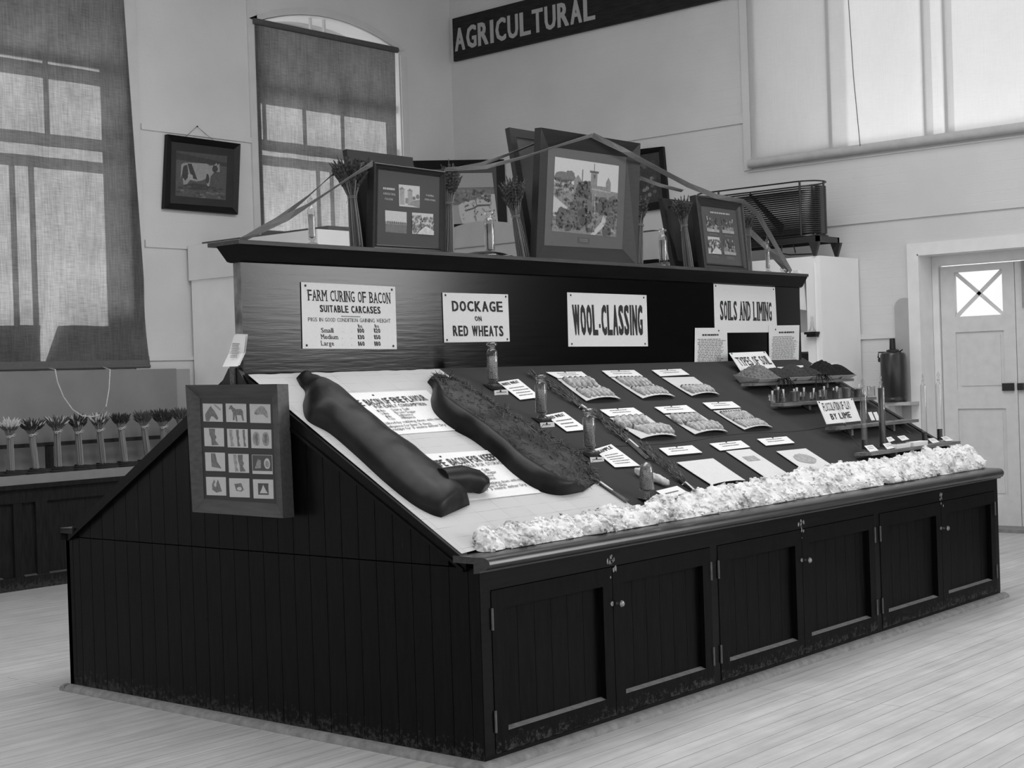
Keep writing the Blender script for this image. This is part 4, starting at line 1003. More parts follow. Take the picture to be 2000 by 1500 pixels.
shelf('rough wooden shelf carrying the heaps of soil, highest of the four', 3.60, 4.90, Y1, Z1, (3.95, 4.6))
shelf('rough wooden shelf carrying the beakers, second from the top', 3.58, 4.80, Y2, Z2, (3.98, 4.55))
shelf('rough wooden shelf carrying the FLOCCULATION card, third from the top', 3.77, 4.84, Y3, Z3, (4.0, 4.56))
shelf('rough wooden shelf carrying the tall glass cylinders, lowest of the four', 3.65, 4.906, Y4, Z4, (4.07, 4.66))

# soil heaps in paper trays
HE = [(3.66, 3.93, .14, 1.2, .07, 'heap of coarse light gravelly soil in a paper tray, leftmost on the soil shelf', 90), (3.92, 4.13, .035, .3, .05, 'low heap of dark soil in a paper tray, second from the left', 40), (4.12, 4.33, .04, .15, .065, 'smooth peaked heap of dark soil in a paper tray, third from the left', 20),
      (4.32, 4.51, .035, .6, .045, 'heap of crumbly dark loam in a paper tray behind the LOAM label', 60), (4.50, 4.72, .015, 1.6, .085, 'tall lumpy heap of black soil in a paper tray near the right', 45), (4.71, 4.91, .012, .1, .06, 'smooth mound of black soil in a paper tray, rightmost on the soil shelf', 20)]
for k, (x0, x1, g_, lump, hh, lb, fr) in enumerate(HE):
    root = thing('soil_tray', lb, 'soil sample', ((x0+x1)/2, Y1+.09, Z1), 'soil heaps along the highest specimen shelf')
    t = MB(); ya, yb_ = Y1-.02, Y1+.17; za = Z1+.002
    t.hexa([(x0+.03, ya+.03, za), (x1-.03, ya+.03, za), (x1-.03, yb_-.03, za), (x0+.03, yb_-.03, za)], [(x0, ya, za+.022), (x1, ya, za+.022), (x1, yb_, za+.022+.03), (x0, yb_, za+.052)])
    build('paper_tray', t, M(.42, .8, .15, 20, .1, .2, name='news_paper'), root)
    s = MB(); g = []; K, J = 26, 20
    for i in range(K+1):
        r_ = []
        for j in range(J+1):
            u, v = i/K, j/J; x = lerp(x0+.004, x1-.004, u); y = lerp(ya+.004, yb_-.004, v); e = (sin(pi*u)*sin(pi*v))**.7
            z = za+.022+.03*v+hh*e+e**.3*lump*.012*noise.noise(Vector((x, y, k))*fr)+.002*noise.noise(Vector((x, y, 0))*140)
            r_.append(Vector((x, y, z)))
        g.append(r_)
    s.grid(g); build('soil', s, M(g_, .95, .6, 90, .5, .1, name='soil_%d' % k, bscale=160), root, smooth=50 if lump < .5 else 0)
SLAB = [((1447, 718), 14, 'SAND', 'small lettered label standing behind the leftmost soil heap'), ((1489, 721), 18, '', 'small lettered label standing behind the second soil heap'), ((1518, 717), 18, '', 'small lettered label standing behind the third soil heap'), ((1553, 714), 15, 'LOAM', 'small label reading LOAM standing behind the fourth soil heap'), ((1584, 712), 15, '', 'small label half hidden by the tall lumpy black soil heap'), ((1622, 710.5), 12, '', 'small pale label standing behind the rightmost soil heap')]
for (u, v), w, tt, lb in SLAB:
    B = Vector((0, Y1+.155, 0)); plb = PL((0, -1, .55), (0, Y1+.16, Z1+.05)); px = [(u, v), (u+w, v-.5), (u+w+6, v+13), (u+6, v+13.5)]
    card('soil_label', lb, 'label', plb, px, t=.001, gap=0, group='labels behind the soil heaps', lines=0 if tt else 2, seed=u, box=(.15, .25, .85, .8), text=[(tt, Q(plb, (u+3.5, v+4), (u+w-.5, v+3.5), (u+w+3, v+10.5), (u+7, v+11)), dict(bold=.03))] if tt else None)
# drooping dark roots and stems hanging over the soil shelf
for (u, v), lb, sd in (((1527, 742), 'spray of dark dried roots hanging over the soil shelf edge above the left beakers', 5), ((1603, 734), 'spray of dark dried roots over the soil shelf edge beside the tall lumpy heap', 6)):
    P0 = onp(u, v, PY(Y1-.035)); rnd = random.Random(sd); m = MB()
    for k in range(26):
        a = rnd.uniform(-1, 1); l = rnd.uniform(.06, .15)
        p1 = P0+Vector((a*l*.5, -rnd.uniform(0, .03), .012)); p2 = P0+Vector((a*l, -rnd.uniform(.01, .05), -l*rnd.uniform(.2, .7)))
        m.tube([P0+Vector((0, .03, 0)), P0, p1, p2], [.004, .004, .003, .001], 4)
    tag(build('dried_roots', m, M(.012, .8, .4, name='dark_root'), smooth=50), lb, 'roots', 'dried roots on the soil shelf')

# beakers with folded paper markers
def beaker(x, y, r, h, fill, g, lb, marks, seed):
    root = thing('beaker', lb, 'beaker', (x, y, Z2), 'beakers along the second specimen shelf'); b = MB(); zz = Z2+.001
    b.lathe((x, y, zz), [(0, 0), (r*.96, 0), (r, .006), (r, h-.004), (r*1.08, h), (r*1.02, h-.002), (r*.94, h-.006), (r*.94, .008), (0, .005)], 22); build('glass', b, GLASS, root, smooth=40)
    if fill: s = MB(); s.lathe((x, y, zz), [(0, .006), (r*.92, .006), (r*.92, h*fill), (0, h*fill+.004)], 20); build('contents', s, M(g, .9, .25, 60, .1, .1, name='beaker_soil_%d' % int(g*100)), root, smooth=40)
    rnd = random.Random(seed); m = MB()
    for k in range(marks):
        a = Vector((x+rnd.uniform(-.6, .6)*r, y-r*.3+rnd.uniform(-.3, .3)*r, zz+h*rnd.uniform(.3, .5))); d = Vector((rnd.uniform(-.5, -.1), -.15, 1)).normalized(); w = Vector((.009, 0, 0)); l = .06
        m.hexa([a-w*.2, a+w*.2, a+w*.2+Vector((0, .002, 0)), a-w*.2+Vector((0, .002, 0))], [a+d*l-w*1.3, a+d*l+w*1.3, a+d*l+w*1.3+Vector((0, .002, 0)), a+d*l-w*1.3+Vector((0, .002, 0))])
    if marks: build('paper_marker', m, PAPER, root)
BK = [((1508, 786), .022, .055, .3, .2, 1, 'small beaker with a white paper marker, leftmost in front on the beaker shelf'), ((1530, 785), .024, .058, .5, .12, 1, 'small beaker with a white paper marker, second from the left in front'),
      ((1552, 784), .029, .068, .95, .16, 2, 'full grey beaker with papers on top, third from the left'), ((1569, 783), .022, .06, .5, .14, 1, 'small beaker with a slanting marker just right of the full grey one'), ((1588, 781), .022, .055, .2, .04, 1, 'small beaker with a dark bottom layer under the shelf middle'),
      ((1608, 779), .028, .065, .3, .10, 2, 'clear beaker with two slanting paper markers'), ((1635, 777), .031, .075, .75, .13, 1, 'beaker with one long paper marker leaning out to the left, above the FLOCCULATION card'), ((1654.5, 775), .027, .07, .95, .17, 0, 'full grey beaker right of the one with the long marker'), ((1676, 774), .028, .065, .85, .08, 1, 'dark-filled beaker with a folded paper, near the tall cylinders')]
for i, ((u, v), r, h, f, g_, mk, lb) in enumerate(BK):
    y = Y2+.036+(.02 if i % 2 else 0); P = onp(u, v, PY(y)); beaker(P.x, y, r, h, f, g_, lb, mk, 60+i)
for i, ((u, v), lb) in enumerate([((1525, 773), 'beaker standing behind the two leftmost beakers')]):
    P = onp(1519, 776, PY(Y2+.095)); beaker(P.x, Y2+.095, .026, .085, .9, .07, lb, 1, 80)
P = onp(1702, 772, PY(Y2+.05)); beaker(P.x, Y2+.05, .026, .07, 0, .1, 'empty clear beaker at the right end behind the tall cylinders', 0, 90)

FP = PL((0, -1, .5), (0, .505, Z3+.004))
card('sign_card', 'white sloping card reading FLOCCULATION OF CLAY BY LIME with torn lower edge', 'sign', FP, [(1595, 784), (1664, 778), (1681, 822), (1614, 829)], t=.003, gap=0, pins=[(.04, .06), (.96, .05)],
     text=[('FLOCCULATION OF CLAY', Q(FP, (1603.5, 788), (1656, 783.5), (1662, 799), (1609, 804)), dict(bold=.006, gap=.14, lift=.004)), ('BY LIME', Q(FP, (1619, 809), (1658, 804.5), (1663, 816), (1624, 820.5)), dict(bold=.03, lift=.004))])
for i, (u, lb) in enumerate([(1700, 'small white ticket standing behind the dark tall cylinder, left one'), (1710, 'small white ticket standing behind the dark tall cylinder, right one')]):
    tp = PL((0, -1, .5), (0, Y3+.08, Z3)); card('shelf_ticket', lb, 'label', tp, [(u-6, 806), (u+1, 805), (u+8, 821), (u+1, 822)], t=.001, gap=.004, group='tickets on the third specimen shelf')
P = onp(1640, 829, PZ(Z3)); m = MB(); rnd = random.Random(5)
m.add([P+Vector((lerp(-.07, .07, k/12), rnd.uniform(-.02, .02)-.01, .003+.012*rnd.random())) for k in range(13)]+[P+Vector((lerp(.07, -.07, k/12), .035, .004+.01*rnd.random())) for k in range(13)], [list(range(26))])
m.slab([p+Vector((0, 0, 0)) for p in (P+Vector((-.07, .0, .003)), P+Vector((.08, .0, .003)), P+Vector((.08, .03, .003)), P+Vector((-.07, .03, .003)))], Vector((0, 0, 1)), .001)
tag(build('paper_scrap', m, PAPERD), 'curled scrap of paper lying under the torn edge of the FLOCCULATION card', 'paper scrap')
# loose dark cords from the third shelf
for pts, lb in (([(1650, 826), (1652, 838), (1660, 850), (1678, 872)], 'dark loose cord trailing from the third shelf down to the left cylinder'), ([(1738, 816), (1748, 822), (1762, 835), (1780, 847)], 'dark loose cord trailing off the right end of the third shelf')):
    m = MB(); q = [onp(*p, (SLOPE[0], SLOPE[1]+.03)) for p in pts]; q[0] = onp(*pts[0], PY(Y3-.004)); m.tube(q, .0028, 5); tag(build('trailing_wire', m, IRON, smooth=50), lb, 'cord')

# tall glass cylinders
def cyl(u, v, vt, vsh, r, liq, g_, lb, stop):
    y = v; x = onp(u, 860, PY(y)).x; zz = Z4+.001; zt = zat(x, y, vt)-zz; zsft = zat(x, y, vsh)-zz
    root = thing('glass_cylinder', lb, 'cylinder', (x, y, zz), 'tall stoppered cylinders on the lowest specimen shelf')
    b = MB(); b.lathe((x, y, zz), [(r*1.7, 0), (r*1.7, .004), (r*.95, .010), (r, .016), (r, zsft-.006), (r*.8, zsft+.003), (r*.42, zsft+.010), (r*.42, zsft+.028), (r*.6, zsft+.031)], 26); build('glass_tube', b, GLASS, root, smooth=40)
    s = MB(); s.lathe((x, y, zz), [(0, .011), (r*.93, .012), (r*.93, liq*zsft), (0, liq*zsft)], 22); build('sediment', s, M(g_, .8, .12, 30, .05, .2, name='clay_water'), root, smooth=40)
    k = MB(); hh = zt-zsft-.03
    if stop == 'ball': k.lathe((x, y, zz+zsft+.022), [(r*.35, 0), (r*.5, .01), (r*.25, .014), (r*.62, .014+hh*.4), (r*.25, hh*.9), (0, hh+.008)], 16)
    else: k.lathe((x, y, zz+zsft+.022), [(r*.35, 0), (r*.55, .008), (r*.22, .012), (r*.32, .014+hh*.5), (0, hh+.008)], 14)
    build('glass_stopper', k, GLASS, root, smooth=60)
cyl(1688.5, .335, 736, 764, .0185, .19, .035, 'tall clear stoppered cylinder with dark sediment, leftmost on the lowest shelf', 'ball')
cyl(1724, .335, 730, 756, .0195, .985, .04, 'tall stoppered cylinder full of dark clay water, second from the left', 'flat')
cyl(1806, .345, 729, 752, .0175, .19, .022, 'tall clear stoppered cylinder with black sediment, third from the left before the door frame', 'flat')
cyl(1836, .325, 724, 750, .0175, .22, .018, 'tall clear stoppered cylinder with black sediment, rightmost before the door frame', 'ball')
for i, (px, lb) in enumerate([([(1688, 871), (1704, 869), (1716, 880), (1699, 883)], 'small lettered ticket in front of the leftmost tall cylinder'), ([(1724, 867), (1738, 864.5), (1750, 874), (1733, 878)], 'small lettered ticket in front of the dark full cylinder'), ([(1731, 855), (1740, 853), (1748, 860), (1736, 864)], 'small ticket just behind the first white pillbox'),
                              ([(1752, 852.5), (1766, 850.5), (1776, 858), (1762, 861)], 'small ticket beside the black ball on the lowest shelf'), ([(1812, 857), (1824, 855.5), (1835, 863), (1822, 866)], 'small ticket right of the second white pillbox'), ([(1837, 854), (1848, 852), (1862, 860), (1848, 862)], 'small ticket at the right end of the lowest shelf')]):
    tp = PL((0, -.6, 1), (0, (.26, .26, .32, .32, .30, .27)[i], Z4+.006)); card('shelf_ticket', lb, 'label', tp, px, t=.001, gap=0, lines=2, seed=70+i, group='tickets on the lowest specimen shelf', box=(.15, .25, .85, .75))
for i, (u0, u1, v, lb) in enumerate([(1752, 1778, 868, 'open white pillbox with dark grains beside the black ball, left of the two'), (1784, 1812, 866, 'closed white pillbox on the lowest shelf, right of the two')]):
    y0 = Y4+.018; P0 = onp(u0, v+2, PY(y0)); P1 = onp(u1, v-3, PY(y0)); b = MB(); b.box(P0.x, P1.x, y0, y0+.05, Z4+.001, Z4+.026)
    root = thing('pill_box', lb, 'box', (P0.x, y0, Z4), 'white pillboxes on the lowest shelf'); build('box', b, PAPER, root)
    l = MB(); l.box(P0.x-.001, P1.x+.001, y0-.001, y0+.051, Z4+.0185, Z4+.0275); build('rim', l, M(.7, .8, .02, name='box_rim'), root)
    if i == 0: l = MB(); l.box(P0.x+.004, P1.x-.004, y0+.004, y0+.046, Z4+.0276, Z4+.0285); build('grains', l, M(.05, .9, .6, 200, .3, name='dark_grains'), root)
P = onp(1756, 857, PY(.32)); m = MB(); m.lathe((P.x, .32, Z4+.001), [(0, 0)]+[(.014*sin(pi*k/8), .014-.014*cos(pi*k/8)) for k in range(1, 8)]+[(0, .028)], 14); tag(build('black_ball', m, IRON, smooth=60), 'small black ball resting among the tickets on the lowest shelf', 'ball')

# ================================================================== PICTURES
PH = lambda g, v=.25, s=55: M(g, .45, v, s, 0, .4, name='photo_tone_%02d' % int(g*100))
def blob(cx, cy, rx, ry, sd, k=18, j=.35):
    return [(cx+rx*cos(a)*(1+j*noise.noise(Vector((cos(a)*1.7, sin(a)*1.7, sd)))), cy+ry*sin(a)*(1+j*noise.noise(Vector((cos(a)*1.7, sin(a)*1.7, sd))))) for a in [2*pi*i/k for i in range(k)]]
def art(name, parent, q, n, base, shapes, lift=.0008):
    mb = MB(); z = lift; mb.poly([p+n*z for p in (q[3], q[2], q[1], q[0])], base)
    rnd = random.Random(3)
    for m, pts in shapes:
        z += .00007; pts = [(min(1, max(0, a)), min(1, max(0, b))) for a, b in pts]
        mb.poly([bil(q, a, b)+n*z for a, b in pts], m)
    return build(name, mb, base, parent)
def pframe(label, pl, outer, inner, depth, fm, mount, back=.018, group=None, name='framed_picture', step=0):
    n = pl[0]; O = Q(pl, *outer); I = Q((n, pl[1]-back), *inner); root = thing(name, label, 'picture', tuple(sum(O, Vector())/4-n*depth/2), group)
    mb = MB(); Bk = [p-n*depth for p in O]
    if step:                                    # moulded: outer bead, hollow, inner bead
        c = sum(O, Vector())/4; rings = [O]
        for t, dz in ((.12, .004), (.25, .002), (.40, -.006), (.72, -.014), (.82, -.010), (1, -back)):
            rings.append([o.lerp(i, t)-n*(0)+n*(dz - (-back*t)) for o, i in zip(O, I)])
        for a, b in zip(rings[:-1], rings[1:]):
            for k in range(4): mb.add([a[k], a[(k+1) % 4], b[(k+1) % 4], b[k]], [[3, 2, 1, 0]])
    else:
        for k in range(4): mb.add([O[k], O[(k+1) % 4], I[(k+1) % 4], I[k]], [[3, 2, 1, 0]])
    for k in range(4): mb.add([O[k], O[(k+1) % 4], Bk[(k+1) % 4], Bk[k]], [[0, 1, 2, 3]])
    mb.add(Bk, [[0, 1, 2, 3]]); build('frame', mb, fm, root)
    mm = MB(); I2 = [p-n*.001 for p in I]; mm.slab([I2[3], I2[2], I2[1], I2[0]], n, .004); build('mount', mm, mount, root)
    return root, I2, (n, pl[1]-back-.001)
def lean(y0, z0, ang): a = radians(ang); return PL((0, -cos(a), sin(a)), (0, y0, z0))   # +ang leans back

# large college photograph
pl = lean(1.300, 2.133, -3.5)
r, q, ip = pframe('largest framed photograph on the top shelf, a towered college behind trees', pl, [(1057, 249), (1251, 280), (1245, 519), (1047, 507)], [(1071, 286), (1224, 307), (1216, 487), (1063, 479)], .045, FRAMEW, M(.085, .5, .05, 20, 0, .3, name='grey_mount'), back=.032)
n = ip[0]; pq = Q(ip, (1084, 306), (1208.5, 324), (1203, 463), (1077.5, 451))
g5, g10, g15, g25, g35, g50 = PH(.035), PH(.06), PH(.10), PH(.17), PH(.26), PH(.40, .06)
R = random.Random(8); sh = [(g25, [(0, .33), (1, .38), (1, 1), (0, 1)]), (g15, blob(.12, .27, .12, .09, 1)), (g15, blob(.24, .24, .08, .08, 2)), (g35, [(.0, .33), (.18, .33), (.24, .30), (.30, .40), (.30, .46), (0, .42)]),
      (g25, [(.30, .42), (.30, .28), (.36, .20), (.42, .28), (.42, .44)]), (g25, [(.42, .44), (.42, .30), (.56, .30), (.56, .15), (.66, .15), (.66, .32), (.80, .32), (.80, .26), (.84, .18), (.88, .26), (.88, .46)]),
      (g15, [(.42, .12), (.435, .12), (.435, .30), (.42, .30)]), (g15, [(.605, .02), (.615, .02), (.615, .15), (.605, .15)]), (g10, [(.54, .15), (.54, .12), (.68, .12), (.68, .15)]), (g35, [(.58, .36), (.88, .38), (.88, .40), (.58, .38)]), (g10, [(.60, .17), (.63, .17), (.63, .22), (.60, .22)]),
      (g50, [(0, .52), (.12, .60), (.22, .66), (.16, .78), (.02, .80), (0, .78)]), (g10, blob(.45, .50, .14, .2, 3)), (g15, blob(.42, .66, .18, .18, 4)), (g5, blob(.48, .76, .12, .12, 5)), (g10, blob(.78, .60, .12, .12, 6)), (g15, blob(.93, .55, .08, .12, 7)), (g10, blob(.14, .80, .10, .13, 8)), (g15, blob(.26, .82, .12, .14, 9)), (g15, blob(.9, .78, .09, .12, 10)),
      (g50, [(.78, .70), (.84, .72), (.80, .86), (.66, 1.0), (.58, 1.0), (.74, .82)]), (g35, [(.84, .84), (.98, .94), (.96, .97), (.82, .88)]), (g10, blob(.84, .93, .07, .08, 11)), (g15, [(.64, .46), (.66, .46), (.66, .56), (.64, .56)]), (g35, [(.62, .44), (.64, .44), (.64, .72), (.62, .72)])]
for i in range(420):
    cx, cy = R.uniform(.02, .98), R.uniform(.28, .97)
    if cy < .48 and not (cx < .28 or abs(cx-.45) < .1): continue
    if cx < .18 and .53 < cy < .72 or (cx > .55 and cy > .72 and R.random() < .7): continue
    sh.append((R.choice([g5, g10, g10, g15]), blob(cx, cy, R.uniform(.008, .022), R.uniform(.008, .025), i+20, 8)))
art('photograph', r, pq, n, PH(.46, .04), sh)
lb = MB(); qq = Q(ip, (1129, 463), (1152, 466), (1151, 477), (1128, 474)); lb.slab([p+n*.0016 for p in (qq[3], qq[2], qq[1], qq[0])], n, .001); scrib(lb, [bil(qq, .15, .25), bil(qq, .85, .25), bil(qq, .85, .85), bil(qq, .15, .85)], n, 2, PH(.25), 4, lift=.002, ragged=.05); build('name_plate', lb, PH(.05), r)
k = MB(); kc = onp(1086, 274, (pl[0], pl[1]-.003)); 
# its pair leaning away behind
pl2 = PL((0, cos(radians(7)), sin(radians(7))*1), (0, 1.40, 2.133))
def backframe(label, x0, x1, h, ang, y0, th=.03, fm=FRAMEW, bk=M(.10, .8, .25, 6, .1, .2, name='bare_backing')):
    a = radians(ang); u = Vector((0, sin(a), cos(a))); nn = Vector((0, -cos(a), sin(a))); root = thing('picture_back', label, 'picture', ((x0+x1)/2, y0, 2.133), 'pictures facing away on the top shelf')
    p0, p1 = Vector((x0, y0, 2.133)), Vector((x1, y0, 2.133)); m = MB(); e = .05
    for A, B_, C, D_ in ((p0, p1, e, 0), ): pass
    def bar(xa, xb, s0, s1, t0=0, t1=th, mat=None, M_=m): M_.slab([Vector((xa, y0, 2.133))+u*s0-nn*t0, Vector((xb, y0, 2.133))+u*s0-nn*t0, Vector((xb, y0, 2.133))+u*s1-nn*t0, Vector((xa, y0, 2.133))+u*s1-nn*t0], nn, t1-t0)
    bar(x0, x0+e, 0, h); bar(x1-e, x1, 0, h); bar(x0+e, x1-e, 0, e); bar(x0+e, x1-e, h-e, h); build('frame', m, fm, root)
    m2 = MB(); bar(x0+e, x1-e, e, h-e, .006, th-.006, None, m2); build('backing_board', m2, bk, root); return root
xa = onp(1000, 249, PY(1.50)).x
backframe('back of a large picture leaning away behind the big college photograph', 2.055, 2.96, .745, 9.5, 1.39, fm=FRAMEW, bk=M(.075, .75, .3, 6, .1, .3, name='bare_backing'))
backframe('back of a dark picture leaning away behind the silos picture', .80, 1.26, .50, 8, 1.42, .03, FRAMED, M(.008, .8, .2, 6, .1, .2, name='black_backing'))
backframe('back of a dark picture leaning away behind the four-photograph picture', 3.49, 3.93, .45, 10, 1.42, .03, FRAMED, M(.03, .8, .3, 6, .1, .2, name='dark_backing'))

# silos picture
pl = lean(1.300, 2.133, -2)
r, q, ip = pframe('moulded dark frame on the top shelf with three small farm photographs and white captions', pl, [(731, 317), (869.5, 335), (872.5, 495), (727.5, 489)], [(739, 331), (859, 346), (857.5, 484), (736.5, 477)], .045, FRAMEW, M(.032, .5, .05, 20, 0, .25, name='dark_mount'), back=.014, step=1)
n = ip[0]
def mini(px, seed, kind):
    pq = Q(ip, *px); R = random.Random(seed)
    if kind == 'silo': sh = [(PH(.2), [(.04, .2), (.26, .2), (.26, .92), (.04, .92)]), (PH(.1), [(.0, .22), (.15, .1), (.3, .22)]), (PH(.2), [(.42, .25), (.64, .25), (.64, .92), (.42, .92)]), (PH(.1), [(.38, .27), (.53, .14), (.68, .27)]), (PH(.08), blob(.72, .58, .08, .08, 2)), (PH(.08), blob(.9, .5, .09, .1, 3)), (PH(.12), [(.3, .6), (.42, .6), (.42, .85), (.3, .85)]), (PH(.15), [(.64, .7), (1, .62), (1, 1), (.5, .9)])]
    elif kind == 'field': sh = [(PH(.07), [(0, .62), (1, .62), (1, 1), (0, 1)]), (PH(.16), [(0, .5), (1, .5), (1, .62), (0, .62)])]+[(PH(.05), blob(.12+.1*i, .54, .035, .07, i)) for i in range(9)]
    elif kind == 'scrub': sh = [(PH(R.choice([.05, .09, .14])), blob(R.uniform(0, 1), R.uniform(.15, .9), .05, .07, i)) for i in range(60)]+[(PH(.3), blob(R.uniform(0, 1), R.uniform(.15, .9), .03, .03, i+9)) for i in range(20)]+[(PH(.40), [(.3, .85), (.6, .6), (1, .8), (1, 1), (.2, 1)])]
    else: sh = [(PH(.05), [(0, 0), (1, 0), (1, .6), (0, .55)])]+[(PH(R.choice([.03, .08, .26])), blob(R.uniform(.05, .95), R.uniform(.1, .85), .05, .07, i)) for i in range(40)]+[(PH(.26), [(0, .8), (1, .84), (1, 1), (0, 1)])]
    art('photograph', r, pq, ip[0], PH(.38 if kind != 'x' else .16, .06), sh)
mini([(778.5, 360), (819.5, 364), (819.5, 406), (779.5, 402.5)], 1, 'silo'); mini([(752, 410.5), (794, 414.5), (794, 456.5), (752.5, 453)], 2, 'field'); mini([(804.5, 415), (846, 418), (845.5, 459.5), (805, 456.5)], 3, 'scrub')
tb = MB(); W_ = PH(.34, .05)
for i, (t, px) in enumerate((('AGRICULTURAL', [(748, 375.5), (772.5, 378), (772.5, 382), (748, 379.5)]), ('COLLEGE.', [(751, 386), (768, 388), (768, 391.5), (751, 389.5)]), ('OPERATIONS', [(829, 387.5), (850, 390), (850, 393.5), (829, 391)]), ('FARMING', [(832, 379.5), (847, 381.5), (847, 385), (832, 383)]), ('RICHMOND', [(747, 365.5), (772, 368), (772, 372), (747, 369.5)]))):
    if i == 4: scrib(tb, Q(ip, *px), ip[0], 1, W_, 5, 1, ragged=.01); continue
    letters(tb, t, Q(ip, *px), ip[0], bold=.01, mat=W_)
build('caption', tb, W_, r)

# four-photograph picture
pl = lean(1.300, 2.133, 5.5)
r, q, ip = pframe('small moulded frame at the right end of the top shelf with four small photographs', pl, [(1358, 380.5), (1451, 394), (1464.5, 530), (1377, 528)], [(1369, 402), (1437, 411), (1449.5, 519.5), (1381, 513)], .045, FRAMEW, M(.06, .5, .05, 20, 0, .3, name='dull_mount'), back=.016, step=1)
for i, px in enumerate([[(1378, 420), (1402, 423), (1404, 454.5), (1380, 452)], [(1407.5, 423.5), (1430.5, 426), (1433, 457.5), (1410, 455)], [(1382, 461.5), (1405, 464), (1407.5, 497), (1384, 495)], [(1411.5, 464), (1434, 467), (1437, 499), (1414, 497)]]): mini(px, 20+i, 'x' if i != 2 else 'scrub')
tb = MB(); letters(tb, 'STUDENTS AT WORK', Q(ip, (1384, 412.5), (1425, 417.5), (1425.3, 421), (1384.4, 416)), ip[0], bold=.01, mat=W_) if False else scrib(tb, Q(ip, (1384, 412.5), (1425, 417.5), (1425.3, 420.5), (1384.4, 415.5)), ip[0], 1, W_, 2, 1, ragged=.02)
for px in ([(1385, 455), (1402, 457), (1402.4, 461), (1385.4, 459)], [(1415, 459), (1430, 461), (1430.4, 464), (1415.4, 462)], [(1389, 498), (1404, 500), (1404.5, 505), (1389.5, 503)], [(1419, 501), (1434, 503), (1434.5, 509), (1419.5, 507)]): scrib(tb, Q(ip, *px), ip[0], 2, PH(.2), 3, .5, ragged=.1)
build('caption', tb, W_, r)

# picture of twelve horse plates hanging on the stand's end
pl = PL((-1, 0, .03), (-.088, 1.4, 1.2))
r, q, ip = pframe('deep wooden frame with twelve small horse plates hung on the end of the stand', pl, [(362, 752), (541, 750), (553, 1012), (376, 1000)], [(390.5, 778.5), (531, 778.5), (540, 984), (398.5, 974)], .062, wood_dark('open_grain_frame', .05, .07, .42, 'Y', None, .66, .3, .3), M(.02, .4, .05, 20, 0, .3, name='dark_plate_mount'), back=.036)
n = ip[0]; dk = PH(.12, .4, 90); md = PH(.22, .35, 90); lt = PH(.42, .05)
def plate(px, sh, base=None):
    art('plate', r, Q(ip, *px), n, base or lt, sh)
c8 = lambda x, y: (340+x*300/1125, 640+y*400/1500)
cells = [[(210, 555, 355, 688), (378, 555, 529, 692), (553, 558, 706, 698)], [(219, 733, 365, 869), (388, 740, 540, 878), (562, 744, 713, 884)], [(227, 913, 373, 1050), (397, 923, 547, 1062), (570, 930, 720, 1072)], [(234, 1092, 380, 1228), (403, 1102, 552, 1242), (578, 1110, 727, 1252)]]
horse = [(.2, .12), (.3, .08), (.36, .2), (.5, .3), (.75, .28), (.84, .42), (.84, .62), (.88, .92), (.8, .92), (.74, .62), (.52, .62), (.56, .95), (.48, .95), (.44, .62), (.4, .9), (.33, .9), (.34, .5), (.26, .3), (.14, .32)]
head = [(.2, .45), (.35, .2), (.42, .12), (.46, .22), (.6, .42), (.78, .8), (.7, .92), (.52, .72), (.42, .7), (.3, .98), (.12, .98), (.1, .62)]
head2 = [(.22, .4), (.45, .16), (.58, .08), (.72, .16), (.84, .4), (.88, .7), (.8, .72), (.66, .56), (.48, .54), (.32, .6), (.22, .52)]
leg = lambda x, w=.16: [(x-w, .04), (x+w*.6, .04), (x+w*.5, .35), (x+w*.9, .5), (x+w*.5, .65), (x+w*1.4, .92), (x-w*.4, .95), (x-w*.5, .6), (x-w*.9, .35)]
hoof = lambda x, y, rx, ry, s=1: blob(x, y, rx, ry, s, 16, .15)
PLT = [[[(dk, head), (md, [(.55, .06), (.62, .02), (.92, .3), (.88, .38)])], [(dk, horse)], [(md, head2), (dk, blob(.3, .48, .06, .05, 1))]],
       [[(dk, leg(.45, .2))], [(md, leg(.2, .1)), (dk, leg(.52, .08)), (dk, leg(.82, .07))], [(md, hoof(.26, .5, .18, .38)), (dk, hoof(.26, .48, .08, .26)), (md, hoof(.72, .5, .17, .38)), (dk, hoof(.72, .48, .07, .26))]],
       [[(dk, [(.3, .04), (.52, .04), (.6, .5), (.82, .86), (.32, .78), (.3, .5)])], [(md, leg(.35, .1)), (dk, leg(.62, .16))], [(PH(.05, .1), [(.02, .02), (.98, .02), (.98, .84), (.02, .84)]), (md, [(.12, .72), (.3, .22), (.44, .3), (.42, .7)]), (lt, hoof(.74, .45, .15, .28)), (md, hoof(.74, .47, .1, .18))]],
       [[(dk, [(.3, .4), (.42, .12), (.5, .4), (.6, .12), (.7, .45), (.78, .78), (.5, .85), (.3, .7)]), (lt, hoof(.46, .42, .06, .12))], [(dk, [(.25, .3), (.6, .25), (.72, .6), (.6, .7), (.34, .66)]), (lt, hoof(.5, .55, .12, .1))], [(PH(.05, .1), [(.24, .2), (.76, .2), (.76, .8), (.24, .8)]), (lt, [(.5, .28), (.62, .55), (.72, .72), (.32, .72), (.42, .5)])]]]
for ri in range(4):
    for ci in range(3):
        a, b, c, d = cells[ri][ci]; sk = 2; plate([c8(a, b), c8(c, b+3), c8(c+4, d+2), c8(a+6, d-2)], PLT[ri][ci])

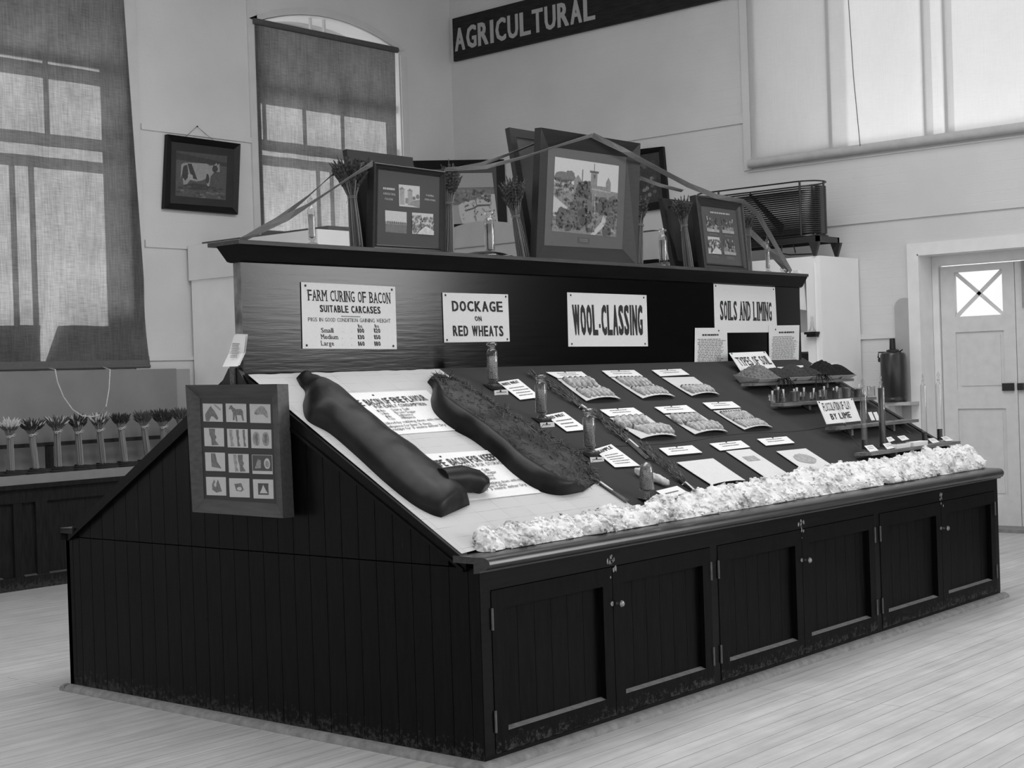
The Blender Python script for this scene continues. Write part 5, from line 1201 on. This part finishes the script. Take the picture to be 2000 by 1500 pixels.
# wall pictures
pl = PY(WY-.05)
r, q, ip = pframe('black framed photograph of a spotted cow on the left wall between the windows', pl, [(327.5, 262), (470, 281), (465, 419), (321, 407)], [(335, 276.5), (457, 291.5), (454, 405.5), (332.5, 396.5)], .045, FRAMED, M(.03, .4, .15, 6, 0, .3, name='cow_mount'), back=.034)
n = ip[0]; pq = Q(ip, (344.5, 294), (443.5, 305), (440.5, 391), (342.5, 382)); R = random.Random(2)
cow = [(.10, .30), (.14, .26), (.25, .24), (.60, .22), (.66, .26), (.74, .24), (.79, .18), (.86, .30), (.86, .38), (.76, .38), (.68, .50), (.66, .72), (.62, .74), (.60, .56), (.48, .62), (.40, .64), (.28, .62), (.22, .72), (.15, .74), (.12, .5), (.09, .6)]
sh = [(PH(.075), [(0, 0), (1, 0), (1, .24), (0, .2)]), (PH(.045), [(0, .04), (1, .16), (1, .24), (0, .2)]), (PH(.30, .15), cow), (PH(.05), blob(.18, .48, .06, .16, 3)), (PH(.05), blob(.76, .32, .055, .09, 4)), (PH(.05), [(.22, .26), (.30, .26), (.42, .60), (.30, .58)]), (PH(.05), blob(.62, .56, .04, .1, 6)), (PH(.36), blob(.28, .56, .05, .07, 7)), (PH(.3), [(.82, .2), (.85, .2), (.86, .34), (.84, .34)]), (PH(.05), blob(.42, .76, .26, .07, 8))]
for i in range(40): sh.append((PH(R.choice([.06, .10, .16])), blob(R.uniform(.02, .98), R.uniform(.72, .98), .05, .025, i, 8)))
art('photograph', r, pq, n, PH(.09, .4, 120), sh)
w = MB(); a = onp(385, 247, PY(WY-.02)); w.lathe(a, [(.008, 0), (.006, .01), (0, .014)], 8, ax=(0, -1, 0)); w.tube([onp(362, 268, PY(WY-.04)), a, onp(418, 275, PY(WY-.04))], .002, 4); build('hanging_cord', w, IRON, r)
# across the corner
A_, B_ = Vector((7.663, WY, 0)), Vector((WX, 6.956, 0)); dd = (B_-A_).normalized(); pl = PL((-.7071, -.7071, 0), (7.663-.02, WY-.02, 3))
r, q, ip = pframe('black framed landscape photograph hanging across the corner of the room', pl, [(799, 314), (985, 311), (991, 445), (797, 452)], [(817, 332), (969, 326), (973, 434), (815, 441)], .05, FRAMED, M(.05, .4, .06, 10, 0, .3, name='landscape_mount'), back=.036)
pq = Q(ip, (858, 339), (961, 337.5), (973, 436), (868, 440)); n = ip[0]; R = random.Random(12)
sh = [(PH(.14), [(0, .28), (1, .28), (1, .62), (0, .62)]), (PH(.17), [(0, .3), (.6, .28), (1, .34), (1, .5), (0, .6)]), (PH(.10), blob(.15, .45, .16, .12, 1)), (PH(.2), blob(.4, .4, .1, .08, 2)), (PH(.52, .04), [(.3, .62), (.4, .56), (.62, .52), (.8, .42), (1, .42), (1, 1), (.34, 1), (.30, .80)]), (PH(.10), [(.40, .72), (.56, .68), (.66, .62), (.9, .62), (.88, .65), (.66, .66), (.56, .71), (.42, .75)]), (PH(.15), [(.62, .5), (.64, .5), (.645, .64), (.63, .64)]), (PH(.2), [(.9, .46), (.92, .46), (.92, .62), (.905, .62)]), (PH(.25), [(.58, .78), (.6, .76), (.61, .95), (.58, .93)])]+[(PH(R.choice([.06, .1, .16, .22])), blob(R.uniform(0, .9), R.uniform(.34, .56), .03, .03, i, 8)) for i in range(70)]+[(PH(R.choice([.1, .2, .3])), blob(R.uniform(.35, 1), R.uniform(.55, .95), .012, .02, i, 6)) for i in range(36)]
art('photograph', r, pq, n, PH(.33, .04), sh)
pl = PX(WX-.04)
r, q, ip = pframe('black framed dark photograph on the far wall right of the big college picture', pl, [(1225, 294), (1294, 286), (1305, 406), (1238, 415)], [(1236, 305), (1286.5, 297), (1294, 392), (1248, 400)], .05, FRAMED, PH(.04, .3, 30), back=.034)
R = random.Random(6); pq = Q(ip, (1240, 320), (1279, 312), (1286, 386), (1250, 394)); art('photograph', r, pq, ip[0], PH(.05, .5, 40), [(PH(R.choice([.05, .12, .2])), blob(R.uniform(.1, .9), R.uniform(.05, .9), .1, .05, i, 9)) for i in range(16)])

# AGRICULTURAL sign on the far wall
pl = PX(WX-.05); root = thing('hanging_sign', 'long black board sign lettered AGRICULTURAL high on the far wall', 'sign', (WX-.03, 6, 5.1)); mb = MB()
A_, B_ = onp(886, 120, pl), onp(1300, 23.6, pl); A2 = onp(882, 37, pl); H2 = (A2.z-A_.z)
yE = 3.95; zE = A_.z+(B_.z-A_.z)/(B_.y-A_.y)*(yE-A_.y)
mb.slab([A_, A_+Vector((0, 0, H2)), Vector((A_.x, yE, zE+H2)), Vector((A_.x, yE, zE))][::-1], Vector((-1, 0, 0)), .035); build('board', mb, wood_dark('sign_board', .016, .05, .6, 'Y', None, .72, .2), root)
a = onp(889, 101, pl); b_ = onp(1163, 37.5, pl); hh = onp(915, 50, pl).z-onp(915, 95, pl).z
tb = MB(); letters(tb, 'AGRICULTURAL', [a+Vector((0, 0, hh)), b_+Vector((0, 0, hh)), b_, a], Vector((-1, 0, 0)), bold=.028, gap=.13, mat=PH(.40, .08), lift=.002); build('lettering', tb, None, root)

# folded papers pinned to the left end of the backboard
px_ = PX(-.012); root = thing('notice', 'folded white leaflet pinned to the left end edge of the backboard', 'notice', (-.01, 1.39, 1.66)); n = Vector((-1, 0, 0)); mb = MB()
for k, (dx, dz) in enumerate(((0, 0), (-.006, -.004))):
    a_ = [onp(461, 652, px_), onp(484, 653, px_)]; m_ = [onp(449, 690, PX(-.02)), onp(479.5, 688, PX(-.02))]; e_ = [onp(437.5, 714.5, PX(-.07)), onp(468, 713.5, PX(-.07))]
    g = [[p+Vector((dx, .004*k, dz)) for p in rr_] for rr_ in (a_, m_, e_)]; mb.grid(g); mb.grid([[p+Vector((.0008, 0, 0)) for p in rr_] for rr_ in g][::-1])
build('paper', mb, PAPER, root); tb = MB(); scrib(tb, [Vector((p.x-.009, p.y, p.z)) for p in (onp(457, 670, px_), onp(472, 671, px_), onp(470, 700, PX(-.045)), onp(452, 700, PX(-.045)))], n, 9, INKL, 4, .4); build('lettering', tb, INKL, root)
# bracket block holding the hanging picture
mb = MB(); mb.box(-.035, -.002, 1.372, 1.402, 1.47, 1.62, M(.10, .6, .5, 60, .1, .3, name='perforated_plate')); mb.prismx([(1.30, 1.50), (1.48, 1.50), (1.42, 1.575), (1.36, 1.575)], -.026, -.004, FRAMED)
tag(build('hanging_bracket', mb), 'short perforated plate and dark wedge on the ridge above the hanging picture', 'bracket')

# specimen tubes on the top shelf
def tubejar(u, vb, vt, v1, v0, rpx, spire, lb, g_):
    P = onp(u, vb, PY(1.325)); s = (P-CAM).dot(Fw)/FPX; z0 = 2.1325; x, y = P.x, 1.325; zt = zat(x, y, vt)-z0; a = zat(x, y, v0)-z0; b = zat(x, y, v1)-z0; r = rpx*s/2
    root = thing('specimen_jar', lb, 'jar', (x, y, z0), 'glass specimen jars along the top shelf'); g = MB()
    g.lathe((x, y, z0), [(r*1.6, 0), (r*1.5, .004), (r*.4, .012), (r*.35, a*.6), (r*.9, a), (r, a+.01), (r, b-.02), (r*.7, b-.004), (r*.45, b), (r*.45, b+.015)], 22); build('glass_body', g, GLASS, root, smooth=40)
    c = MB(); c.lathe((x, y, z0), [(0, a+.004), (r*.8, a+.012), (r*.8, b-.035), (0, b-.033)], 18); build('contents', c, glass_mat('dusky_contents_%d' % u, .12, g_), root, smooth=40)
    k = MB()
    if spire: k.lathe((x, y, z0+b), [(r*.35, 0), (r*.9, .02), (r*.95, .035), (r*.3, (zt-b)*.65), (0, zt-b)], 8)
    else: k.lathe((x, y, z0+b), [(r*.4, 0), (r*.45, .01), (r*.95, .018), (r*.95, .028), (r*.5, .036), (0, zt-b)], 16)
    build('stopper', k, GLASS, root, smooth=50)
tubejar(610, 480, 378, 404, 468, 15, True, 'slender specimen jar with pointed stopper at the left end of top shelf', .35)
tubejar(957.5, 503, 415, 425, 492, 21, False, 'stout stoppered specimen jar on the top shelf before the landscape picture', .3)
tubejar(1296, 521, 448, 458, 512, 17, False, 'stoppered specimen jar on the top shelf right of the large college picture', .35)
tubejar(1500, 533, 455, 482, 526, 9, True, 'narrow tube with a spear-shaped stopper at the right end of the top shelf', .4)
P = onp(1529, 536, PY(1.33)); mb = MB(); mb.lathe((P.x, 1.33, 2.132), [(.018, 0), (.015, .012), (.022, .03), (.008, .045)], 6); mb.lathe((P.x+.03, 1.335, 2.132), [(.012, 0), (.016, .02), (.006, .03)], 5); tag(build('glass_stopper', mb, GLASS), 'cut glass stopper lying at the ribbon end on the top shelf', 'stopper')
P = onp(1564, 536, PY(1.29)); mb = MB(); mb.box(P.x-.035, P.x+.005, 1.289, 1.33, 2.131, 2.155); tag(build('white_block', mb, PAPER), 'small bright white block on the right end of the top shelf', 'block')

# ribbons
RIB = M(.13, .6, .1, 40, 0, .4, name='grey_satin_ribbon')
def ribbon(lb, pts, w=.032):
    P = [onp(u, v, PY(y)) for u, v, y in pts]; D = []
    Pn = [P[0]]
    for a, b in zip(P[:-1], P[1:]):
        m = max(2, int((b-a).length/.15))
        for k in range(1, m+1): Pn.append(a.lerp(b, k/m))
    W = []
    for i, p in enumerate(Pn):
        d = (Pn[min(i+1, len(Pn)-1)]-Pn[max(i-1, 0)]).normalized(); nn = Vector((.0, 0, 1)); s = (nn-d*nn.dot(d)).normalized(); f = .75+.25*sin(i*.9); W.append((s*f+d.cross(s)*(1-f*f)**.5)*w)
    mb = MB(); mb.strip(Pn, W, t=.0006); tag(build('ribbon', mb, RIB), lb, 'ribbon', 'satin ribbons strung over the top shelf')
ribbon('grey ribbon rising from the shelf end to the corner of the silos picture', [(468, 470, 1.30), (560, 425, 1.28), (600, 402, 1.27), (690, 342, 1.26), (728, 319, 1.285)])
ribbon('grey ribbon rising from the shelf end to behind the leftmost sheaf', [(470, 469, 1.42), (540, 432, 1.42), (600, 385, 1.44), (650, 340, 1.46), (712, 322, 1.46)])
ribbon('thin grey ribbon sagging from the silos picture to the peak above the college picture', [(868, 331, 1.30), (950, 326, 1.27), (1020, 308, 1.25), (1080, 288, 1.245), (1157, 264, 1.235)], .022)
ribbon('dark ribbon sagging from the silos picture to the back of the large picture', [(870, 334, 1.36), (940, 321, 1.40), (1005, 297, 1.45), (1056, 276, 1.46)], .022)
ribbon('grey ribbon falling from the peak of the college picture to the shelf corner', [(1157, 264, 1.235), (1215, 292, 1.235), (1250, 312, 1.23), (1345, 362, 1.28), (1400, 384, 1.31), (1450, 393, 1.31), (1480, 418, 1.31), (1545, 531, 1.30)])
ribbon('dark ribbon running behind the large picture to the four-photograph picture', [(1249, 347, 1.45), (1290, 362, 1.44), (1333, 373, 1.45)], .022)
ribbon('dark ribbon falling steeply behind the narrow tube to the right end of the shelf', [(1452, 440, 1.42), (1490, 476, 1.40), (1540, 530, 1.38)], .04)

# ================================================================== BACKGROUND FURNITURE
# left table with sheaves
TX0, TX1, TF, TB = -.6, 4.56, 6.4, 7.62
tab = thing('display_table', 'dark panelled display table under the left window with a pale top board', 'display table', (2.2, 7, 0)); mb = MB()
mb.box(TX0, TX1, TF+.02, TB, 0, .76)
for a_, b_ in ((-.5, .22), (.30, 1.02), (1.12, 1.93), (2.16, 2.9), (3.0, 3.8)):
    mb.box(a_-.07, a_+.03, TF, TF+.02, .03, .74); mb.box(b_-.03, b_+.04, TF, TF+.02, .03, .74)
mb.box(TX0, TX1, TF-.002, TF+.02, .0, .10); mb.box(TX0, TX1, TF-.002, TF+.02, .66, .765)
build('panelled_front', mb, FAR, tab)
lb = MB(); lb.prismx([(TF-.001, .10), (TF+.02, .10), (TF+.02, .112)], 1.15, 1.80); lb.prismx([(TF-.001, .10), (TF+.02, .10), (TF+.02, .112)], 1.98, 2.9); build('ledge', lb, M(.07, .5, .2, name='far_ledge'), tab)
mb = MB(); mb.box(TX0, TX1, TF-.03, TB, .765, .80); build('top_moulding', mb, FAR, tab)
mb = MB(); mb.prismx([(TF-.02, .80), (TF+.02, .80), (TF+.02, .868), (TF, .868)], TX0, TX1); build('front_board', mb, M(.20, .7, .08, 10, .05, .2, name='grey_painted_board'), tab)
mb = MB(); mb.box(TX0, TX1, TF+.02, TB, .80, .838); build('tray_bed', mb, M(.55, .85, .25, 14, .2, .2, name='spilt_grain'), tab)
mb = MB(); 
for y in (6.62, 6.95, 7.28): mb.box(TX0, TX1, y-.012, y+.012, .838, .856)
for k in range(26): x = TX0+.1+k*.22; mb.box(x-.01, x+.01, TF+.02, TB, .838, .852)
build('tray_divider', mb, M(.02, .6, .2, name='tray_lath'), tab)
mb = MB(); mb.box(TX0, 4.35, TB-.02, TB+.03, .84, 1.672, M(.24, .8, .1, 3, .05, .2, name='grey_backboard')); mb.box(4.352, 4.52, TB+.0, TB+.035, .84, 1.667, M(.36, .8, .1, 3, .05, .2, name='pale_backboard_end')); build('backboard', mb, parent=tab)
mb = MB(); mb.box(TX0, 4.5, 7.40, 7.42, 1.035, 1.068); mb.box(2.83, 2.90, 7.40, 7.42, .80, 1.04); mb.box(.5, .57, 7.40, 7.42, .80, 1.04); build('rail', mb, M(.02, .6, .2, name='dark_rail'), tab)
LS = [((22, 921), (19, 852), (18, 812), 40, 1.0), ((70, 917), (62, 849), (62, 815), 46, .25), ((114, 915), (111, 843), (112, 808), 42, .35), ((157, 911), (152, 844), (152, 804), 38, .3), ((201, 908), (194, 840), (194, 802), 36, .5), ((244, 904), (236, 836), (235, 803), 34, 0), ((290, 901), (281, 833), (276, 798), 38, 0), ((322, 899), (318, 834), (316, 794), 42, 0), ((362, 897), (354, 831), (354, 791), 38, 0)]
NMS = ['all-white heads, nearest the left edge', 'mostly dark heads and a few white ears', 'dark heads and white ears at upper right', 'dark heads fringed white under the cord', 'tawny heads topped white right of the cord loop', 'small compact dark heads', 'loose brown heads', 'dense dark heads', 'brown heads half hidden by the hanging frame']
for i, (b, t, h, sp, pf) in enumerate(LS):
    zt_ = .858; B = onp(*b, PZ(zt_)); yy = 7.30; B = onp(b[0], b[1], PY(yy)); B.z = zt_
    T_ = onp(*t, PY(yy)); H_ = onp(*h, PY(yy)); PF[0] = pf
    s = (B-CAM).dot(Fw)/FPX
    sheaf('wheat sheaf on the left table with '+NMS[i], B, T_, H_, sp*s*.72, 130, .028, .026, straw=STRAWP, earm=[EARM, EAR, EARM, EAR, EARM, EAR, EARM, EAR, EARM][i], pale=EARP if pf else None, group='tied wheat sheaves standing on the left table', seed=40+i, bow=True, el=.06, er=.009, side=(1, 0, 0))
PF[0] = 0
mb = MB(); pts = [(108, 722), (112, 745), (124, 775), (142, 800), (160, 812), (180, 814), (195, 810), (207, 795), (213, 760), (215, 722)]; mb.tube([onp(u, v, PY(7.18)) for u, v in pts], .0045, 6); mb.tube([onp(108, 722, PY(7.18)), Vector((3.05, WY-.04, 1.70))], .0045, 6); mb.tube([onp(215, 722, PY(7.18)), Vector((3.6, WY-.04, 1.70))], .0045, 6)
tag(build('blind_cord', mb, EARP, smooth=50), 'white looped blind cord hanging onto the sheaves of the left table', 'cord')

# white cupboard behind the stand, left
c = thing('tall_cupboard', 'tall cream cupboard standing against the left wall behind the stand', 'cupboard', (5.2, 7, 0)); mb = MB(); mb.box(4.62, 5.9, 5.9, WY-.025, 0, 2.50); build('body', mb, WHITEP, c)
mb = MB(); mb.box(4.59, 5.93, 5.87, WY-.025, 2.50, 2.83); build('frieze', mb, M(.78, .5, .03, 5, .04, .4, name='frieze_paint'), c)
mb = MB(); mb.box(4.75, 6.1, 5.9, WY-.04, 2.832, 2.87); tag(build('loose_board', mb, M(.10, .7, .2, 10, .1, .2, name='grey_board')), 'dark loose board lying on top of the tall cream cupboard', 'board')
# pale arched and boxed cupboards beyond the shelf
c = thing('arched_cabinet', 'pale cabinet with an arched top seen behind the top shelf between two sheaves', 'cabinet', (6.3, 5.2, 0)); K = 20
yz = []
for k in range(K+1): t = k/K; yz.append((lerp(4.70, 5.85, t), 2.70+.22*sin(pi*(.12+.76*t))**.8))
yz2 = [(y, 2.665-.13*(2*k/K-1)**2-.02) for k, (y, z) in enumerate(yz)]
mb = MB(); mb.hexa([(6.0, y, z) for y, z in yz+yz2[::-1]], [(6.5, y, z) for y, z in yz+yz2[::-1]]); build('arched_front', mb, M(.34, .7, .05, 6, .04, .3, name='drab_cream_paint'), c)
mb = MB(); mb.box(6.05, 6.5, 4.72, 5.83, 0, 2.52); build('body', mb, WHITEP, c); mb = MB(); mb.box(6.2, 6.5, 4.74, 5.81, 2.52, 2.6); build('dark_recess', mb, BLACK, c)
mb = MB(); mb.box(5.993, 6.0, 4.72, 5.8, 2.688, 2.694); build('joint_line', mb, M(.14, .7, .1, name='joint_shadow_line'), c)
c = thing('square_cabinet', 'pale square cabinet seen behind the top shelf right of the college picture', 'cabinet', (6.8, 3.6, 0)); mb = MB(); mb.box(6.5, 7.2, 3.30, 3.86, 0, 2.715); build('body', mb, M(.34, .7, .05, 6, .04, .3, name='drab_cream_paint'), c)
mb = MB(); mb.box(6.50, 6.8, 3.32, 3.48, 2.716, 2.745); mb.box(6.498, 6.6, 3.66, 3.84, 2.716, 2.728); build('top_lath', mb, M(.06, .7, .3, name='dark_lath'), c)
mb = MB(); mb.box(6.3, 6.5, 3.50, 3.90, 2.44, 2.455); build('dark_base', mb, BLACK, c)

# right cupboard with niche
CX, CY, CZ = 7.659, 2.695, 2.476
c = thing('white_cupboard', 'glossy white cupboard against the right wall with an open-fronted niche', 'cupboard', (8, 3, 0)); mb = MB()
Y9 = 4.3
n1y = onp(1576, 600, PX(CX)).y
mb.box(CX+.03, WX-.02, CY, CY+.03, 0, CZ); mb.box(CX+.03, WX-.02, Y9-.03, Y9, 0, CZ); mb.box(WX-.06, WX-.02, CY+.03, Y9-.03, 0, CZ)
mb.box(CX, CX+.03, CY, n1y, 0, CZ); mb.box(CX, CX+.03, n1y, Y9, 2.28, CZ); mb.box(CX, CX+.03, n1y, Y9, 1.63, 1.80); mb.box(CX+.03, WX-.06, CY+.03, Y9-.03, CZ-.03, CZ); mb.box(CX+.03, WX-.06, CY+.03, Y9-.03, 1.70, 1.73); mb.box(CX, CX+.03, n1y, Y9, 0, .6)
mb.box(CX-.008, CX, onp(1592, 560, PX(CX)).y-.004, onp(1592, 560, PX(CX)).y, 1.3, 2.42)
build('body', mb, M(.84, .28, .03, 4, .03, .5, name='white_enamel_paint'), c)
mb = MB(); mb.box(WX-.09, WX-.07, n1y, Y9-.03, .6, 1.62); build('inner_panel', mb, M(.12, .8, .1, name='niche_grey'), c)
mb = MB(); P0, P1 = onp(1563, 560, PX(CX+.08)), onp(1575, 606, PX(CX+.08))
g = [[onp(1562, 552, PX(CX+.06)), onp(1570, 548, PX(CX+.06))], [onp(1564, 580, PX(CX+.05)), onp(1573, 578, PX(CX+.05))], [onp(1562, 604, PX(CX+.045)), onp(1575, 606, PX(CX+.045))]]
mb.hexa([g[2][0], g[2][1], g[2][1]+Vector((.05, 0, 0)), g[2][0]+Vector((.05, 0, 0))], [g[0][0], g[0][1], g[0][1]+Vector((.05, 0, 0)), g[0][0]+Vector((.05, 0, 0))]); tag(build('paper_bag', mb, M(.85, .8, .03, 20, .1, .2, name='white_bag_paper')), 'tall white paper bag standing inside the niche of the white cupboard', 'bag')
P = onp(1587, 648, PX(CX-.03)); zb = P.z; mb = MB(); mb.lathe((CX-.035, P.y, zb), [(.035, 0), (.034, .01), (.02, .03), (.013, .06), (.016, .075), (.009, .10), (.013, .118), (.010, .135), (0, .142)], 16)
sb = thing('bracket_shelf', 'tiny dark bracket shelf fixed to the front of the white cupboard', 'shelf', (CX-.03, P.y, zb)); m2 = MB(); m2.box(CX-.075, CX, P.y-.055, P.y+.06, zb-.022, zb-.001); m2.box(CX-.06, CX, P.y-.045, P.y+.045, zb-.045, zb-.022); build('board', m2, FRAMED, sb)
tag(build('glass_ornament', mb, GLASS, smooth=50), 'small turned glass bottle standing on the tiny shelf of the white cupboard', 'bottle')

# coil rack standing on the white cupboard
rk = thing('pipe_coil', 'black oblong coil of stacked pipes on an iron stand above the white cupboard', 'pipe coil', (7.75, 3.4, CZ)); IR = M(.010, .3, .2, 40, .05, .6, name='black_pipe')
zb0 = zat(7.68, 2.86, 457); zt0 = zat(7.68, 2.86, 364)
cx0, cx1, cy0, cy1 = 7.665, 7.99, 2.74, 4.02; rr = .155; NT = 23
mb = MB()
def stad(z, off=0):
    pts = []; xm = (cx0+cx1)/2; r = (cx1-cx0)/2-off
    for k in range(11): a = -pi/2+pi*k/10-pi/2; pts.append(Vector((xm+r*cos(a+pi), (cy0+.16)+r*sin(a+pi)*1.0, z)))
    pts = [Vector((xm-r*cos(pi*k/10), cy0+.16-r*sin(pi*k/10), z)) for k in range(11)]+[Vector((xm+r*cos(pi*k/10), cy1-.16+r*sin(pi*k/10), z)) for k in range(11)]
    return pts+[pts[0]]
for k in range(NT):
    z = lerp(zb0+.012, zt0, k/(NT-1)); mb.tube(stad(z), .0072, 7, None, False)
build('coil', mb, IR, rk, smooth=50)
mb = MB(); xm = (cx0+cx1)/2
for (x, y) in ((cx0-.012, cy0+.13), (xm, cy0-.012), (cx0-.012, cy1-.3), (cx1+.012, cy0+.2)): mb.tube([(x, y, zb0-.01), (x, y, zt0+.05)], .010, 8)
mb.tube([(xm, cy0+.02, zb0), (xm, cy0+.02, zt0)], .05, 12)
pts = [p+Vector((0, 0, .045)) for p in stad(zt0, -.012)]; mb.tube(pts, .007, 7, None, False)
pts = [p+Vector((0, 0, .0)) for p in stad(zb0-.02, -.012)]; mb.tube(pts, .012, 7, None, False)
mb.slab([(cx0+.02, cy1-.6, zt0-.02), (cx0+.02, cy1-.62, zt0+.0), (cx0+.02, cy0+.35, zb0+.0), (cx0+.02, cy0+.32, zb0+.1)], Vector((-1, 0, 0)), .01)
build('cage', mb, IR, rk, smooth=50)
mb = MB(); zr = zb0-.03
mb.box(cx0-.03, cx1+.03, cy0-.05, cy0-.02, zr-.05, zr); mb.box(cx0-.03, cx1+.03, cy1+.0, cy1+.03, zr-.05, zr); mb.box(cx0-.03, cx0, cy0-.05, cy1+.03, zr-.05, zr); mb.box(cx1, cx1+.03, cy0-.05, cy1+.03, zr-.05, zr)
build('stand_rail', mb, IR, rk)
for x, y in ((cx0-.01, cy0+.0), (cx1+.01, cy0-.03), (cx0-.01, cy1-.1), (cx1, cy1)):
    m = MB(); m.hexa([(x-.012, y-.012, CZ+.001), (x+.012, y-.012, CZ+.001), (x+.012, y+.012, CZ+.001), (x-.012, y+.012, CZ+.001)], [(x-.02, y-.05, zr-.05), (x+.02, y-.05, zr-.05), (x+.02, y+.05, zr-.05), (x-.02, y+.05, zr-.05)]); build('leg', m, IR, rk)
mb = MB(); mb.tube([(cx0, cy0+.34, zr-.05), (cx0, cy0+.34, CZ+.05), (cx0, cy0+.26, CZ+.03), (cx0, cy0+.03, CZ+.02)], .007, 6); mb.tube([(cx0, cy0+.22, zr-.05), (cx0, cy0+.20, CZ+.04)], .006, 6); build('pipe_tail', mb, IR, rk, smooth=50)

# extinguisher on its bracket with round-topped back board
yc = (onp(1727, 740, PX(WX-.1)).y+onp(1772, 740, PX(WX-.1)).y)/2; rE = abs(onp(1727, 740, PX(WX-.1)).y-onp(1772, 740, PX(WX-.1)).y)/2; xE = WX-.03-rE
zB = zat(xE, yc, 785); zS = zat(xE, yc, 690); zT = zat(xE, yc, 661)
COP = M(.05, .32, .5, 12, .05, .6, metal=.7, name='tarnished_copper', stretch=(1, 1, .3))
ex = thing('fire_extinguisher', 'old dark copper fire extinguisher standing on a wall bracket left of the door', 'fire extinguisher', (xE, yc, zB)); mb = MB()
mb.lathe((xE, yc, zB), [(rE*.96, 0), (rE, .008), (rE, .03), (rE*.97, .035), (rE*.97, .05), (rE, .055), (rE, zS-zB-.02), (rE*.93, zS-zB), (rE*.6, zS-zB+.012), (rE*.55, zS-zB+.014)], 28); build('cylinder', mb, COP, ex, smooth=35)
mb = MB(); mb.lathe((xE, yc, zS), [(rE*.5, 0), (rE*.5, .03), (rE*.3, .035), (rE*.15, .04), (rE*.15, zT-zS)], 16); mb.tube([(xE, yc-.025, zS+.03), (xE, yc-.022, zT-.005), (xE, yc+.022, zT-.005), (xE, yc+.025, zS+.03)], .006, 6); build('cap', mb, IRON, ex, smooth=40)
mb = MB(); mb.tube([(xE, yc+rE*.5, zS+.01), (xE-.02, yc+rE*1.15, zS+.012), (xE-.02, yc+rE*1.2, zS-.03), (xE, yc+rE*1.05, zS-.06)], .007, 7); mb.tube([(xE, yc-rE*.5, zS+.005), (xE, yc-rE*.85, zS+.03)], .006, 6); mb.lathe((xE, yc+rE*1.15, zS-.075), [(.014, 0), (.018, .02), (.012, .04)], 10); build('hose', mb, IRON, ex, smooth=50)
mb = MB(); w0, w1 = onp(1783, 650, PX(WX-.03)).y, onp(1748, 650, PX(WX-.03)).y; cy_ = (w0+w1)/2; rw = (w1-w0)/2; ztop = onp(1763, 582, PX(WX-.03)).z
pts = [(w0, .45), (w0, ztop-rw)]+[(cy_-rw*cos(pi*k/12), ztop-rw+rw*sin(pi*k/12)) for k in range(1, 12)]+[(w1, ztop-rw), (w1, .45)]
mb.hexa([(WX-.003, y, z) for y, z in pts][::-1], [(WX-.028, y, z) for y, z in pts][::-1]); tag(build('back_board', mb, M(.38, .7, .05, 8, .05, .3, name='board_paint')), 'round-topped upright board fixed to the wall behind the extinguisher', 'board')
mb = MB(); ws0, ws1 = onp(1787, 792, PX(WX-.12)).y, onp(1727, 793, PX(WX-.12)).y; mb.box(WX-.22, WX-.029, ws0, ws1, zB-.03, zB-.001, M(.45, .6, .05, name='bracket_paint')); mb.hexa([(WX-.04, yc-.02, zB-.25), (WX-.03, yc-.02, zB-.25), (WX-.03, yc+.02, zB-.25), (WX-.04, yc+.02, zB-.25)], [(WX-.2, yc-.02, zB-.03), (WX-.03, yc-.02, zB-.03), (WX-.03, yc+.02, zB-.03), (WX-.2, yc+.02, zB-.03)], M(.45, .6, .05, name='bracket_paint'))
tag(build('wall_bracket', mb), 'small white wall bracket shelf under the fire extinguisher', 'bracket')

# ================================================================== LIGHT
w = bpy.data.worlds.new('sky'); SC.world = w; w.use_nodes = True; nt = w.node_tree; bg = nt.nodes['Background']
tc = nt.nodes.new('ShaderNodeTexCoord'); sx = nt.nodes.new('ShaderNodeSeparateXYZ'); mr = nt.nodes.new('ShaderNodeMapRange')
nt.links.new(tc.outputs['Generated'], sx.inputs[0]); nt.links.new(sx.outputs['Z'], mr.inputs[0])
mr.inputs[1].default_value = -.1; mr.inputs[2].default_value = .6; mr.inputs[3].default_value = .62; mr.inputs[4].default_value = 1.0
nt.links.new(mr.outputs[0], bg.inputs['Strength']); bg.inputs['Color'].default_value = (1, 1, 1, 1)
sd = bpy.data.lights.new('sun', 'SUN'); sd.energy = 10; sd.angle = radians(.6); so = bpy.data.objects.new('sun', sd); COL.objects.link(so)
so.rotation_euler = Vector((-.5, -1, -1.35)).to_track_quat('-Z', 'Y').to_euler()
so.location = (6, 14, 10)
def skylight(x, y, z, sx_, sy_, e, rot=(0, 0, 0)):
    l = bpy.data.lights.new('skylight', 'AREA'); l.shape = 'RECTANGLE'; l.size = sx_; l.size_y = sy_; l.energy = e
    o = bpy.data.objects.new('skylight', l); COL.objects.link(o); o.location = (x, y, z); o.rotation_euler = rot; return o
skylight(1.5, 0.8, 6.3, 9, 3.0, 230)
skylight(WX+.45, -7.35, 3.8, 3.6, 3.6, 400, (0, radians(90), 0))

vs = SC.view_settings; vs.view_transform = 'Standard'; vs.look = 'None'; vs.gamma = 1; vs.exposure = .78; vs.use_curve_mapping = False
